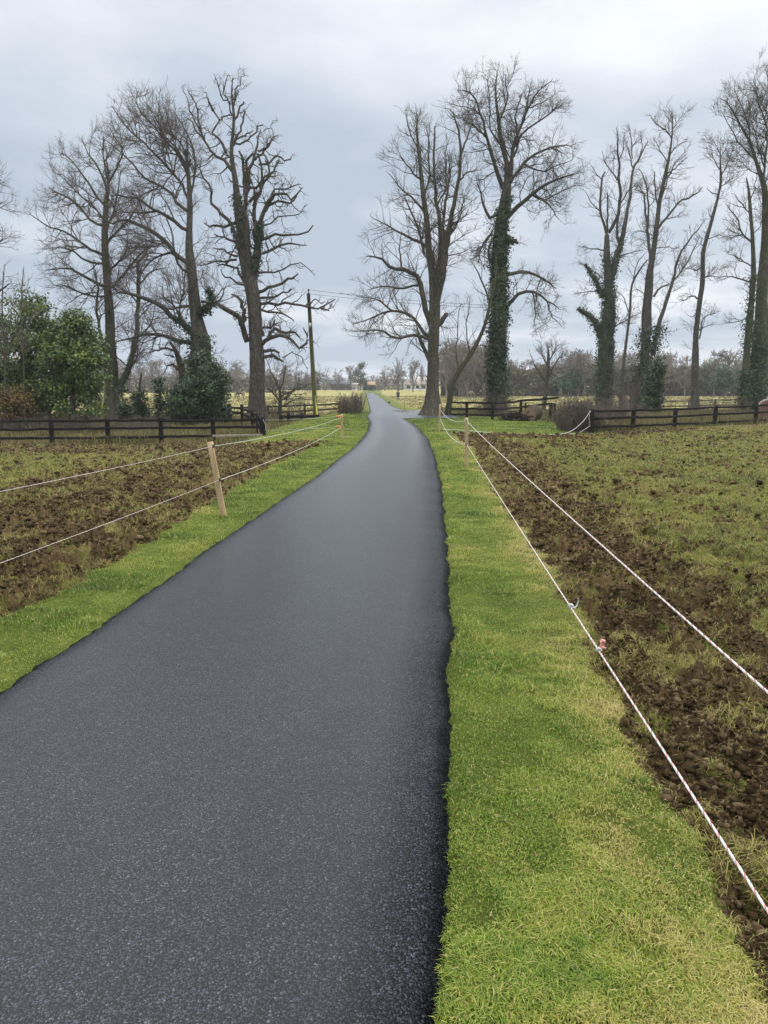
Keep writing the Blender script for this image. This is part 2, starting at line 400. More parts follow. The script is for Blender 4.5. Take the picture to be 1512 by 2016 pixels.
def fields(x, y):
    """ground colour masks: mud, lush, past, scrub"""
    r, l = masks(x, y)
    ins = np.maximum(r, l)
    inside = ss(-.05, .10, ins)
    patch = fbm(x * 1.3, y * 1.3, 41, 4)
    small = fbm(x * 4.5, y * 4.5, 47, 3)
    nearband = np.where(l > r, 1 - ss(2.4, 5.0, l), 1 - ss(.7, 2.1, r))
    top = np.where(r > l, 1 - ss(0, 3.0, np.interp(x, MRT[:, 0], MRT[:, 1]) - y), (1 - ss(0, 1.5, np.interp(x, MLT[:, 0], MLT[:, 1]) - y)) * .6)
    band = np.clip(nearband + .7 * top, 0, 1)
    mud = inside * np.clip(ss(.50 - .13 * band, .57 - .10 * band, patch * .25 + small * .35 + .40 * fbm(x * 9, y * 9, 49, 2)) * (.74 + .13 * band) + .08 + .20 * band, 0, 1)
    dr = np.minimum(np.abs(x - xr_road(y)), np.abs(x - xl_road(y)))
    lush = (1 - inside) * (1 - ss(47, 60, y)) * np.where(dr < 40, 1, 1)
    past = ss(46, 58, y)
    vergestrip = 1 - ss(1.2, 2.4, np.minimum(np.abs(xl_road(y) - x), np.abs(x - xr_road(y))))
    past = past * (1 - vergestrip * .9)
    lush = np.maximum(lush * (1 - past), vergestrip * (1 - inside) * (y > 40))
    scrubR = ss(4.5, 6.5, x) * ss(-.5, .6, y - np.interp(x, MRT[:, 0], MRT[:, 1])) * (1 - ss(66, 72, y))
    scrubR = np.where((x < 9.2) & (y < 44), scrubR * ss(8.0, 9.2, x), scrubR)
    scrubL = ss(-4.6, -6.0, x) * ss(-.3, .5, y - np.interp(x, MLT[:, 0], MLT[:, 1])) * (1 - ss(58, 64, y))
    scrub = np.clip(scrubR + scrubL, 0, 1) * .85
    # a brown trodden patch of the far left paddock beside the lane
    fb = ss(-9, -6, x) * (1 - ss(-3.6, -2.8, x)) * ss(60, 75, y) * (1 - ss(150, 170, y))
    return dict(mud=np.clip(mud + .55 * fb * ss(.4, .6, fbm(x * .8, y * .25, 77, 3)), 0, 1), lush=lush, past=past, scrub=scrub), inside, ins, band

def detail(x, y, mud, inside, dist):
    """small relief of the ground: clods and hoof holes in the mud, soft bumps in the verge"""
    z = (fbm(x * 2.0, y * 2.0, 51, 3) - .5) * .035
    clod = 1 - np.abs(fbm(x * 4.2, y * 4.2, 53, 3) - .5) * 3.2; fine = fbm(x * 13, y * 13, 57, 3) + .4 * (vnoise(x * 44, y * 44, 58) - .5)
    holes = ss(.56, .72, fbm(x * 3.3, y * 3.3, 59, 2))
    z = z + inside * (.35 + .65 * mud) * ((clod - .6) * .10 + (fine - .5) * .20 - holes * .12)
    z = z + (1 - inside) * (fbm(x * 7, y * 7, 63, 2) - .5) * .02
    return z * (1 - ss(60, 110, y))

def ground_z(x, y):
    f, inside, ins, band = fields(x, y)
    z = base(x, y) + detail(x, y, f['mud'], inside, None)
    xl, xr = xl_road(y), xr_road(y)
    inroad = (x > xl + .02) & (x < xr - .02) & (y < YEND)
    e = np.minimum(x - xl, xr - x)
    drop = ss(-.05, .16, e) * (y < YEND)
    z = z * 1.0
    z = z * (1 - drop) + (base(x, y) - .14) * drop
    return z

# ------------------------------------------------------------------ ground sheet (rings round the viewer, one mesh to the horizon)
def build_ground():
    fine = np.radians(np.arange(-36, 36.01, .085))
    coarse = np.radians(np.arange(38, 322.1, 4.0))
    ang = np.concatenate([fine, coarse])             # measured from +Y clockwise
    pr = np.arange(640 * 1.0, 2.2, -1.25)            # row offsets below the horizon at 736 px focal length
    rad = CAMH / (pr / 736.0)
    rad = np.concatenate([[.5], rad[rad > .75], [600, 800, 1100, 1600, 2400, 4000]])
    rad = np.unique(rad)
    A, Rr = np.meshgrid(ang, rad)
    x, y = Rr * np.sin(A), Rr * np.cos(A)
    f, inside, ins, band = fields(x, y)
    z = ground_z(x, y)
    nr, na = x.shape
    V = np.stack([x, y, z], -1).reshape(-1, 3)
    V = np.vstack([V, [0, 0, -.14]])
    i, j = np.meshgrid(np.arange(nr - 1), np.arange(na), indexing='ij'); j2 = (j + 1) % na
    Q = np.stack([i * na + j, i * na + j2, (i + 1) * na + j2, (i + 1) * na + j], -1).reshape(-1, 4)[:, ::-1]
    c = len(V) - 1; jj = np.arange(na)
    T = np.stack([np.full(na, c), (jj + 1) % na, jj], -1)
    at_ = {k: np.append(v.ravel(), 0) for k, v in f.items()}
    o = mesh_obj('ground', V, [Q, T], M['ground'], smooth=True, attrs=at_)
    tag(o, 'poached paddocks, grass verges and pale pasture around the lane', 'ground', kind='structure')
build_ground()

def build_road():
    ys = [-9.0]
    while ys[-1] < YEND:
        ys.append(ys[-1] + max(.02, min(.9, abs(ys[-1]) * .012)))
    ys = np.array(ys); ys[-1] = YEND
    extra = np.linspace(yj0 - .5, yj1 + .8, 60); ys = np.unique(np.concatenate([ys, extra]))
    u = np.concatenate([[-.04, 0, .012, .03, .06, .10], np.linspace(.14, .86, 34), [.90, .92, .935, .948, .958, .967, .975, .982, .988, .994, 1, 1.006, 1.04]])
    xl, xr = xl_road(ys), xr_road(ys)
    W = (xr - xl)[:, None]
    Wn = np.minimum(W, 2.7)
    U = u[None, :]
    # keep the shoulder the same real width where the lane widens
    X = np.where(U < .2, xl[:, None] + U * Wn, np.where(U > .8, xr[:, None] - (1 - U) * Wn, 0))
    mid0, mid1 = xl[:, None] + .2 * Wn, xr[:, None] - .2 * Wn
    X = np.where((U >= .2) & (U <= .8), mid0 + (mid1 - mid0) * (U - .2) / .6, X)
    Y = np.broadcast_to(ys[:, None], X.shape)
    e = np.minimum(X - xl[:, None], xr[:, None] - X)
    crown = .03 * (1 - ((U - .5) * 2) ** 2)
    eR = xr[:, None] - X; eL = X - xl[:, None]
    Z = base(X, Y) + .012 + crown - .045 * (1 - ss(-.01, .13, eR)) - .03 * (1 - ss(-.01, .09, eL))
    edge = np.maximum(1 - ss(.0, .13, eR), .8 * (1 - ss(0, .10, eL)))
    Z = Z + (fbm(X * 45, Y * 45, 91, 3) - .5) * .035 * edge - np.where(e < -.005, .10, 0)
    nz = fbm(X * 25, Y * 9, 93, 3)
    edge = np.clip(edge * (.75 + .8 * nz), 0, 1)
    # faint pale wheel lines turning at the junction
    tr = np.zeros_like(X)
    for cx in (-.62, .62):
        xc = (xl + np.minimum(xr, xl + 2.7))[:, None] / 2 + cx
        tr = np.maximum(tr, np.exp(-((X - xc) / .22) ** 2) * ss(12, 22, Y) * (1 - ss(47, 60, Y)))
    d2 = np.hypot(X - 3.4, Y - (yj1 + 1)); 
    tr = np.maximum(tr, np.exp(-((d2 - 4.6) / .2) ** 2) * (Y > yj0 - 2) * (Y < yj1 + 2))
    V = np.stack([X, Y, Z], -1).reshape(-1, 3)
    nr, nc = X.shape
    i, j = np.meshgrid(np.arange(nr - 1), np.arange(nc - 1), indexing='ij')
    Q = np.stack([i * nc + j, i * nc + j + 1, (i + 1) * nc + j + 1, (i + 1) * nc + j], -1).reshape(-1, 4)
    o = mesh_obj('road', V, [Q], M['asphalt'], smooth=True, attrs={'shoulder': np.maximum(1 - ss(.08, .38, eR), 1 - ss(.05, .2, eL)).ravel(), 'edge': edge.ravel(), 'track': (tr * .8).ravel()})
    tag(o, 'narrow dark tarmac lane running straight ahead with a side turning', 'road', kind='structure')
build_road()

# ------------------------------------------------------------------ grass
def blades(P, h, w, lean, tint, seed=0):
    g = np.random.default_rng(seed); n = len(P)
    az = g.uniform(0, 2 * math.pi, n); side = np.stack([np.cos(az), np.sin(az), np.zeros(n)], -1)
    la = g.uniform(0, 2 * math.pi, n); ld = np.stack([np.cos(la), np.sin(la), np.zeros(n)], -1)
    h = h[:, None]; w = w[:, None]; lean = lean[:, None]
    up = np.array([0, 0, 1.0])
    mid = P + up * h * .55 + ld * lean * h * .35
    tip = P + up * h * np.clip(1.05 - .5 * lean, .15, 1) + ld * lean * h
    P = P - up * .012
    V = np.stack([P - side * w / 2, P + side * w / 2, mid - side * w * .42, mid + side * w * .42, tip], 1).reshape(-1, 3)
    b = (np.arange(n) * 5)[:, None]
    Tq = b + np.array([[0, 1, 3, 2]]); Tt = b + np.array([[2, 3, 4]])
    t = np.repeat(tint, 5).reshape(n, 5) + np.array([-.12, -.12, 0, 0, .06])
    return V, Tq, Tt, np.clip(t, 0, 1).ravel()

def scatter(n, r0, r1, p, a0=-33, a1=33):
    """points with density falling as 1/r**p"""
    u = rng.random(n); k = 2 - p
    r = (r0 ** k + u * (r1 ** k - r0 ** k)) ** (1 / k) if abs(k) > 1e-6 else r0 * (r1 / r0) ** u
    a = np.radians(rng.uniform(a0, a1, n))
    return r * np.sin(a), r * np.cos(a), r

def build_grass():
    # ---- verge: short bright sward
    x, y, r = scatter(1500000, 1.15, 60, 1.75)
    f, inside, ins, band = fields(x, y)
    xl, xr = xl_road(y), xr_road(y)
    out = np.maximum(x - xr, xl - x)
    ok = (out > -.05 * fbm(x * 5, y * 5, 109, 2)) & (inside < .5 * rng.random(len(x)) + .1) & (f['past'] < .5) & (f['scrub'] < .25)
    ok &= (np.abs(x) < 22)
    thin = fbm(x * 6, y * 6, 111, 2) - .5 * (1 - ss(.03, .16, xl - x + (fbm(x * 9, y * 9, 112, 2) - .5) * .1)) * (x < xl)
    ok &= (thin > .28) | (rng.random(len(x)) < .35)
    x, y, r, out, ins = x[ok], y[ok], r[ok], out[ok], ins[ok]
    lod = np.maximum(1, r / 6.0)
    tuft = fbm(x * 3.2, y * 3.2, 113, 3)
    h = (.013 + .024 * ss(.45, .7, tuft)) * rng.uniform(.6, 1.35, len(x)) * np.minimum(lod, 2.2) ** .5
    h *= 1 - .45 * (1 - ss(0, .06, out)) * rng.random(len(x))
    w = .0034 * rng.uniform(.7, 1.3, len(x)) * lod
    # green by the tarmac, more straw towards the fence line
    away = ss(.35, 1.0, out) * (x > 0) * (1 - ss(22, 28, y)) + .25 * ss(.9, 1.7, out) * (x < 0)
    tint = .37 + .48 * (fbm(x * 1.6, y * 1.6, 117, 3) - .5) * 2 + .32 * away + .14 * rng.normal(0, 1, len(x)) + .35 * (.3 + away) * ss(.5, .66, fbm(x * 2.6, y * 2.6, 119, 3)) - .12 * ss(.52, .66, fbm(x * 5, y * 5, 121, 2))
    straw = rng.random(len(x)) < (.10 + .30 * away); tint = np.where(straw, rng.uniform(.75, 1, len(x)), tint)
    tint = tint - .12 * ss(24, 32, y)
    z = ground_z(x, y)
    lean = rng.uniform(.35, 1.6, len(x))
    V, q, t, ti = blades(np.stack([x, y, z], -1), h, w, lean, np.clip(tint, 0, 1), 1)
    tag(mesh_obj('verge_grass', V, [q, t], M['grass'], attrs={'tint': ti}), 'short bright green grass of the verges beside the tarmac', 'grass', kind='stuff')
    # ---- field: sparse trampled grass among the clods
    x, y, r = scatter(1900000, 1.3, 44, 1.75)
    f, inside, ins, band = fields(x, y)
    dens = fbm(x * 2.2, y * 2.2, 123, 3) * .5 + fbm(x * 7.5, y * 7.5, 127, 2) * .5
    cover = ss(.44, .55, dens - .16 * (f['mud'] - .35)) * (1 - .35 * band) + .16 + .06 * (1 - band)
    ok = (inside > .5) & (rng.random(len(x)) < cover * (1 - .45 * f['mud']))
    x, y, r, dens, band = x[ok], y[ok], r[ok], dens[ok], band[ok]
    lod = np.maximum(1, r / 6.0)
    h = (.025 + .045 * ss(.5, .68, dens)) * rng.uniform(.5, 1.4, len(x)) * np.minimum(lod, 2.0) ** .4
    w = .0032 * rng.uniform(.7, 1.3, len(x)) * lod
    tint = .46 + .55 * (fbm(x * .9, y * .9, 129, 3) - .5) + .20 * rng.normal(0, 1, len(x)) + .2 * band * rng.random(len(x)) - .25 * ss(.58, .70, dens)
    dead = rng.random(len(x)) < .24 + .36 * band; tint = np.where(dead, rng.uniform(.6, 1, len(x)), tint)
    z = ground_z(x, y)
    lean = rng.uniform(.6, 2.0, len(x))
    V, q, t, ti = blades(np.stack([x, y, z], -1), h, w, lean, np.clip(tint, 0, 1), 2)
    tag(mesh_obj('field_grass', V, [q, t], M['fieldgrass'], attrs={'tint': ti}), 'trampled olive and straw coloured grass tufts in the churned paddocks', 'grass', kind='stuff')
    # ---- lumps of turned earth
    x, y, r = scatter(520000, 1.3, 34, 1.75)
    f, inside, ins, band = fields(x, y)
    pk = fbm(x * 3.1, y * 3.1, 151, 3)
    ok = (inside > .4) & (rng.random(len(x)) < np.clip(f['mud'] * (.75 + .5 * band) * ss(.25, .52, pk) + .02, 0, 1))
    x, y, r = x[ok], y[ok], r[ok]; n_ = len(x)
    rad = .0085 * np.exp(rng.normal(0, .5, n_)) * np.maximum(1, r / 5.5) ** .72; rad = np.minimum(rad, np.clip(.006 + .0042 * r, .013, .055))
    ph = (1 + 5 ** .5) / 2
    ico = np.array([(-1, ph, 0), (1, ph, 0), (-1, -ph, 0), (1, -ph, 0), (0, -1, ph), (0, 1, ph), (0, -1, -ph), (0, 1, -ph), (ph, 0, -1), (ph, 0, 1), (-ph, 0, -1), (-ph, 0, 1)]) / 1.9
    tri = np.array([(0, 11, 5), (0, 5, 1), (0, 1, 7), (0, 7, 10), (0, 10, 11), (1, 5, 9), (5, 11, 4), (11, 10, 2), (10, 7, 6), (7, 1, 8), (3, 9, 4), (3, 4, 2), (3, 2, 6), (3, 6, 8), (3, 8, 9), (4, 9, 5), (2, 4, 11), (6, 2, 10), (8, 6, 7), (9, 8, 1)])
    sc3 = rng.uniform(.6, 1.5, (n_, 1, 3)); a = rng.uniform(0, 6.283, n_); ca, sa = np.cos(a), np.sin(a)
    W = ico[None] * sc3 * rng.uniform(.45, 1.4, (n_, 12, 1)) * rad[:, None, None]
    V = np.stack([W[..., 0] * ca[:, None] - W[..., 1] * sa[:, None] + x[:, None], W[..., 0] * sa[:, None] + W[..., 1] * ca[:, None] + y[:, None], W[..., 2] * .8 + (ground_z(x, y) + rad * .0)[:, None]], -1).reshape(-1, 3)
    T = (np.arange(n_) * 12)[:, None, None] + tri[None]
    tag(mesh_obj('soil_clods', V, [T.reshape(-1, 3)], M['soil'], attrs={'tint': np.repeat(np.clip(rng.normal(.45, .22, n_), 0, 1), 12)}), 'lumps of dark earth kicked up in the churned paddocks', 'soil', kind='stuff')
    # ---- rough dead grass along the fences and under the trees
    x, y, r = scatter(240000, 20, 72, 1.2)
    f, inside, ins, band = fields(x, y)
    ok = (f['scrub'] * (1 - ss(.1, .4, inside)) > rng.random(len(x)) * .7)
    x, y, r = x[ok], y[ok], r[ok]
    cl = fbm(x * .9, y * .9, 133, 3)
    h = (.10 + .32 * ss(.4, .7, cl)) * rng.uniform(.5, 1.3, len(x)); w = .02 * rng.uniform(.7, 1.4, len(x))
    tint = .45 + .6 * (fbm(x * .5, y * .5, 137, 2) - .5) + .2 * rng.normal(0, 1, len(x))
    V, q, t, ti = blades(np.stack([x, y, base(x, y)], -1), h, w, rng.uniform(.2, .9, len(x)), np.clip(tint, 0, 1), 3)
    tag(mesh_obj('rough_grass', V, [q, t], M['deadgrass'], attrs={'tint': ti}), 'long dead winter grass under the trees behind the dark fences', 'grass', kind='stuff')
    # ---- pasture beyond
    x, y, r = scatter(160000, 46, 170, 1.6)
    f, inside, ins, band = fields(x, y)
    ok = (f['past'] > .5) & (fbm(x * .9, y * .45, 141, 3) > .44)
    x, y, r = x[ok], y[ok], r[ok]
    h = .08 * rng.uniform(.5, 1.4, len(x)); w = .0012 * r
    V, q, t, ti = blades(np.stack([x, y, base(x, y)], -1), h, w, rng.uniform(.4, 1.2, len(x)), np.clip(.55 + .2 * rng.normal(0, 1, len(x)), 0, 1), 4)
    tag(mesh_obj('pasture_grass', V, [q, t], M['deadgrass'], attrs={'tint': ti}), 'pale straw coloured grazing beyond the fences', 'grass', kind='stuff')
build_grass()

# ------------------------------------------------------------------ bare trees
def resample(P, Rv, K):
    P = np.asarray(P, float); n = len(P)
    if n > 2:                                   # Catmull-Rom
        t = np.linspace(0, n - 1, 8 * (n - 1) + 1); i = np.minimum(t.astype(int), n - 2); f = (t - i)[:, None]
        p0, p1, p2, p3 = P[np.maximum(i - 1, 0)], P[i], P[i + 1], P[np.minimum(i + 2, n - 1)]
        D = .5 * ((2 * p1) + (-p0 + p2) * f + (2 * p0 - 5 * p1 + 4 * p2 - p3) * f ** 2 + (-p0 + 3 * p1 - 3 * p2 + p3) * f ** 3)
        Rd = np.interp(t, np.arange(n), Rv)
    else: D, Rd = P, np.asarray(Rv, float)
    s = np.concatenate([[0], np.cumsum(np.linalg.norm(np.diff(D, axis=0), axis=1))])
    u = np.linspace(0, s[-1], K)
    return np.stack([np.interp(u, s, D[:, k]) for k in range(3)], -1), np.interp(u, s, Rd)

def unit(v): return v / (np.linalg.norm(v, axis=-1, keepdims=True) + 1e-9)

def grow(P, Rd, g, spacing, length, ang=(35, 65), K=5, wig=.2, up=0.0, trange=(.15, 1), rr=.55, rmin=.006, kr=.012, bias=(0, 0, 0), lenfall=.55, tipgrow=True):
    """side shoots of every branch in P (N,K,3)"""
    if len(P) == 0: return P, Rd
    seg = np.linalg.norm(np.diff(P, axis=1), axis=2); plen = seg.sum(1)
    cnt = g.poisson(plen * (trange[1] - trange[0]) / spacing)
    if tipgrow: cnt = cnt + 1
    idx = np.repeat(np.arange(len(P)), cnt)
    if len(idx) == 0: return np.zeros((0, K, 3)), np.zeros((0, K))
    t = g.uniform(trange[0], trange[1], len(idx))
    if tipgrow:
        first = np.concatenate([[0], np.cumsum(cnt)[:-1]]); t[first] = g.uniform(.93, 1, len(first))
    kk = P.shape[1] - 1
    s = t * kk; i = np.minimum(s.astype(int), kk - 1); f = (s - i)
    p = P[idx, i] * (1 - f)[:, None] + P[idx, i + 1] * f[:, None]
    T = unit(P[idx, i + 1] - P[idx, i]); r = Rd[idx, i] * (1 - f) + Rd[idx, i + 1] * f
    v = g.normal(0, 1, p.shape); v -= (v * T).sum(1, keepdims=True) * T; v = unit(v)
    a = np.radians(g.uniform(ang[0], ang[1], len(idx)))[:, None]
    if tipgrow: a[first] *= .35
    d = unit(np.cos(a) * T + np.sin(a) * v + np.array(bias) )
    L = g.uniform(length[0], length[1], len(idx)) * (1 - lenfall * t)
    L = np.minimum(L, plen[idx] * .9)
    if tipgrow: L[first] *= .45
    r0 = np.minimum(r * rr, kr * L + rmin); r0 = np.maximum(r0, rmin)
    out = np.empty((len(idx), K, 3)); out[:, 0] = p
    st = (L / (K - 1))[:, None]
    for k in range(1, K):
        d = unit(d + g.normal(0, wig, d.shape) + np.array([0, 0, up]) / (K - 1) * 2)
        out[:, k] = out[:, k - 1] + d * st
    rad = r0[:, None] * (1 - np.linspace(0, 1, K)[None] ** 1.2) + rmin * .6 * np.linspace(0, 1, K)[None]
    return out, np.maximum(rad, rmin * .6)

STY = {
 'gnarl': dict(l2=dict(spacing=.46, length=(.5, 2.0), ang=(40, 85), K=7, wig=.36, up=.10, rr=.6, rmin=.016, kr=.030),
               l3=dict(spacing=.55, length=(.4, 1.3), ang=(35, 75), K=5, wig=.32, up=.05, rr=.6, rmin=.009, kr=.020),
               l4=dict(spacing=.40, length=(.25, .75), ang=(30, 65), K=4, wig=.25, up=.0, rr=.6, rmin=.006, kr=.01)),
 'beech': dict(l2=dict(spacing=.42, length=(1.2, 3.8), ang=(30, 65), K=8, wig=.16, up=.10, rr=.55, rmin=.012, kr=.012),
               l3=dict(spacing=.36, length=(.6, 1.9), ang=(28, 60), K=6, wig=.15, up=.09, rr=.55, rmin=.008, kr=.008),
               l4=dict(spacing=.26, length=(.3, .9), ang=(25, 55), K=4, wig=.14, up=.10, rr=.6, rmin=.0048, kr=.006)),
 'lime':  dict(l2=dict(spacing=.42, length=(.9, 3.2), ang=(35, 70), K=8, wig=.13, up=.13, rr=.5, rmin=.012, kr=.011),
               l3=dict(spacing=.48, length=(.5, 1.6), ang=(28, 60), K=6, wig=.15, up=.10, rr=.55, rmin=.008, kr=.008),
               l4=dict(spacing=.36, length=(.3, .85), ang=(25, 55), K=4, wig=.14, up=.10, rr=.6, rmin=.0048, kr=.006)),
 'curly': dict(l2=dict(spacing=.45, length=(.9, 3.4), ang=(35, 75), K=9, wig=.26, up=.16, rr=.55, rmin=.012, kr=.012),
               l3=dict(spacing=.38, length=(.5, 1.7), ang=(30, 65), K=6, wig=.26, up=.12, rr=.55, rmin=.008, kr=.009),
               l4=dict(spacing=.28, length=(.3, .8), ang=(25, 60), K=4, wig=.22, up=.12, rr=.6, rmin=.0048, kr=.006)),
 'slim':  dict(l2=dict(spacing=.40, length=(.6, 2.3), ang=(30, 65), K=7, wig=.15, up=.16, rr=.5, rmin=.010, kr=.010),
               l3=dict(spacing=.42, length=(.4, 1.3), ang=(28, 58), K=5, wig=.16, up=.12, rr=.55, rmin=.008, kr=.008),
               l4=dict(spacing=.34, length=(.25, .7), ang=(25, 55), K=4, wig=.15, up=.1, rr=.6, rmin=.0048, kr=.006)),
}

def leaf_quads(C, Nrm, size, g):
    """small pointed leaves at C facing roughly Nrm"""
    n = len(C)
    nv = unit(Nrm + g.normal(0, .55, (n, 3)))
    t = unit(np.cross(nv, g.normal(0, 1, (n, 3)))); b = np.cross(nv, t)
    s = (size * g.uniform(.6, 1.3, n))[:, None]
    V = np.stack([C - t * s * .5, C + b * s * .38 + nv * s * .08, C + t * s * .55, C - b * s * .38 + nv * s * .08], 1).reshape(-1, 3)
    Q = np.arange(n * 4).reshape(n, 4)
    return V, Q

def ivy_on(lines, parent, count, spread, size, seed, name='ivy', label=None):
    """leaves hugging limbs: lines = [(P, R, t0, t1, weight)]"""
    g = np.random.default_rng(seed); C, Nn = [], []
    W = np.array([l[4] for l in lines], float); W /= W.sum()
    for (P, Rd, t0, t1, w), q in zip(lines, W):
        n = int(count * q); t = g.uniform(t0, t1, n) * (len(P) - 1); i = np.minimum(t.astype(int), len(P) - 2); f = (t - i)[:, None]
        p = P[i] * (1 - f) + P[i + 1] * f; r = np.interp(t, np.arange(len(P)), Rd)
        T = unit(P[i + 1] - P[i]); v = g.normal(0, 1, (n, 3)); v -= (v * T).sum(1, keepdims=True) * T; v = unit(v)
        lump = .45 + 1.1 * vnoise(t * .9 + 40, np.arctan2(v[:, 1], v[:, 0]) * 1.3 + 30, seed)
        off = r + np.abs(g.normal(0, 1, n)) * spread * lump * np.clip(r / .32 + .25, .3, 1)
        C.append(p + v * off[:, None]); Nn.append(v + np.array([0, 0, .35]))
    C = np.vstack(C); Nn = np.vstack(Nn)
    V, Q = leaf_quads(C, Nn, size, g)
    cl = fbm(C[:, 0] * 1.4 + C[:, 1], C[:, 2] * 1.4, seed, 3)
    tint = np.repeat(np.clip(.45 + 1.2 * (cl - .5) + g.normal(0, .16, len(C)), 0, 1), 4)
    o = mesh_obj(name, V, [Q], M['ivy'], parent, attrs={'tint': tint})
    if label: o['label'] = label
    return o

def bare_tree(name, label, Y, zoom, lines, style, barkm, twigm, seed, base_line=0, ivy=None, group=None, crowny=1.0, dens=1.0, droop=None, sway=.55, flare=.7, extra_base=(), crown_from=None, cat='tree', epi=.0):
    """lines: [(points in zoom pixels, half widths)] -- the first is the trunk.  Depth of each limb is
    chosen at random around the trunk so that the crown is as deep as it is wide."""
    g = np.random.default_rng(seed)
    zx, zy, zs = zoom
    S = STY[style]
    world = []
    allpts = np.zeros((0, 2)); alldy = np.zeros(0)
    for li, (pts, hw) in enumerate(lines):
        pts = np.array([p[:2] for p in pts], float); full = np.stack([zx + pts[:, 0] / zs, zy + pts[:, 1] / zs], -1)
        hw = np.asarray(hw, float) * (.84 if li else .92); rv = np.interp(np.linspace(0, 1, len(pts)), np.linspace(0, 1, len(hw)), hw) / zs * px2m(Y)
        if len(allpts) and li not in extra_base:
            dist = np.linalg.norm(allpts - full[0], axis=1); dy0 = alldy[dist.argmin()]
        else: dy0 = 0 if li == 0 else g.uniform(-.4, .4)
        cum = np.concatenate([[0], np.cumsum(np.linalg.norm(np.diff(full, axis=0), axis=1))]) * px2m(Y)
        lat = np.abs(full[:, 0] - full[0, 0]) * px2m(Y)
        slope = 0 if (li == 0 or li in extra_base) else g.uniform(-sway, sway)
        dy = dy0 + slope * (cum * .35 + lat * .65)
        P = np.array([at(a, b, Y + d) for (a, b), d in zip(full, dy)])
        if li == 0 or li in extra_base:
            P[0, 2] = min(P[0, 2], bz(P[0, 0], P[0, 1])) - .15 if P[0, 2] < bz(P[0, 0], P[0, 1]) + 1.2 else P[0, 2]
            if P[0, 2] > bz(P[0, 0], P[0, 1]): P = np.vstack([[P[0, 0], P[0, 1], bz(P[0, 0], P[0, 1]) - .15], P]); rv = np.concatenate([[rv[0] * 1.05], rv]); full = np.vstack([full[:1], full]); dy = np.concatenate([[dy[0]], dy])
        K = max(8, min(40, int(cum[-1] / .45)))
        Pr, Rr_ = resample(P, rv, K)
        if li: Pr[1:] += g.normal(0, .028 if style != 'gnarl' else .06, Pr[1:].shape)
        if (li == 0 or li in extra_base) and flare:
            hgt = Pr[:, 2] - bz(Pr[0, 0], Pr[0, 1]); Rr_ = Rr_ * (1 + flare * np.exp(-np.maximum(hgt, 0) / .55))
        world.append((Pr, Rr_))
        seg = np.linspace(0, 1, 12)
        allpts = np.vstack([allpts, np.stack([np.interp(seg, np.linspace(0, 1, len(full)), full[:, k]) for k in (0, 1)], -1)])
        alldy = np.concatenate([alldy, np.interp(seg, np.linspace(0, 1, len(dy)), dy)])
    x0, y0 = world[0][0][0][:2]
    root = empty(name, (x0, y0, bz(x0, y0)), label, cat, group)
    # trunk and traced limbs
    Vs, Fs, nV = [], [], 0
    for li, (P, Rd) in enumerate(world):
        big = Rd[0] > .22
        V, Q = tube_np(P[None], Rd[None], 26 if big else 8, flute=.30 if big else .1, seed=seed + li)
        Vs.append(V); Fs.append(Q + nV); nV += len(V)
    mesh_obj('trunk', np.vstack(Vs), [np.vstack(Fs)], barkm, root, smooth=True)
    # crown
    K0 = 24
    L0P = np.stack([resample(P, Rd, K0)[0] for P, Rd in world]); L0R = np.stack([np.interp(np.linspace(0, 1, K0), np.linspace(0, 1, len(Rd)), Rd) for P, Rd in world])
    l2 = dict(S['l2']); l3 = dict(S['l3']); l4 = dict(S['l4'])
    for l, q in ((l2, 1.25), (l3, 1.45), (l4, 1.8)): l['spacing'] /= dens * q
    l2['lenfall'] = .72
    if droop: l2['up'] += droop; l3['up'] += droop * .5
    cf = crown_from if crown_from is not None else .38
    A, Ar = grow(L0P[:1], L0R[:1], g, trange=(cf, 1), **l2)
    B, Br = grow(L0P[1:], L0R[1:], g, trange=(.12, 1), **l2)
    if epi:                                              # thin shoots low on the bole
        E, Er = grow(L0P[:1], L0R[:1], g, epi, (.5, 1.7), (45, 85), l2['K'], .14, .22, (.04, cf), rr=.2, rmin=.008, kr=.006, tipgrow=False)
        B, Br = np.concatenate([B, E]), np.concatenate([Br, Er])
    P2, R2 = np.concatenate([A, B]), np.concatenate([Ar, Br])
    P3, R3 = grow(P2, R2, g, **l3)
    P4, R4 = grow(P3, R3, g, **l4)
    Vs, Fs, nV = [], [], 0
    for (P, Rd, s) in ((P2, R2, 5), (P3, R3, 4), (P4, R4, 3)):
        if not len(P): continue
        V, Q = tube_np(P, Rd, s); Vs.append(V); Fs.append(Q + nV); nV += len(V)
    mesh_obj('crown', np.vstack(Vs), [np.vstack(Fs)], twigm, root, smooth=True)
    if ivy:
        ivy_on([(*world[i], a, b, w_) for (i, a, b, w_) in ivy['on']], root, ivy['n'], ivy.get('spread', .16), ivy.get('size', .11), seed + 5)
    return root

Z1 = (0, 120, 2.16); Z2 = (660, 100, 1.7746); Z3 = (1040, 180, 3.2034); PX = (0, 0, 1.0)

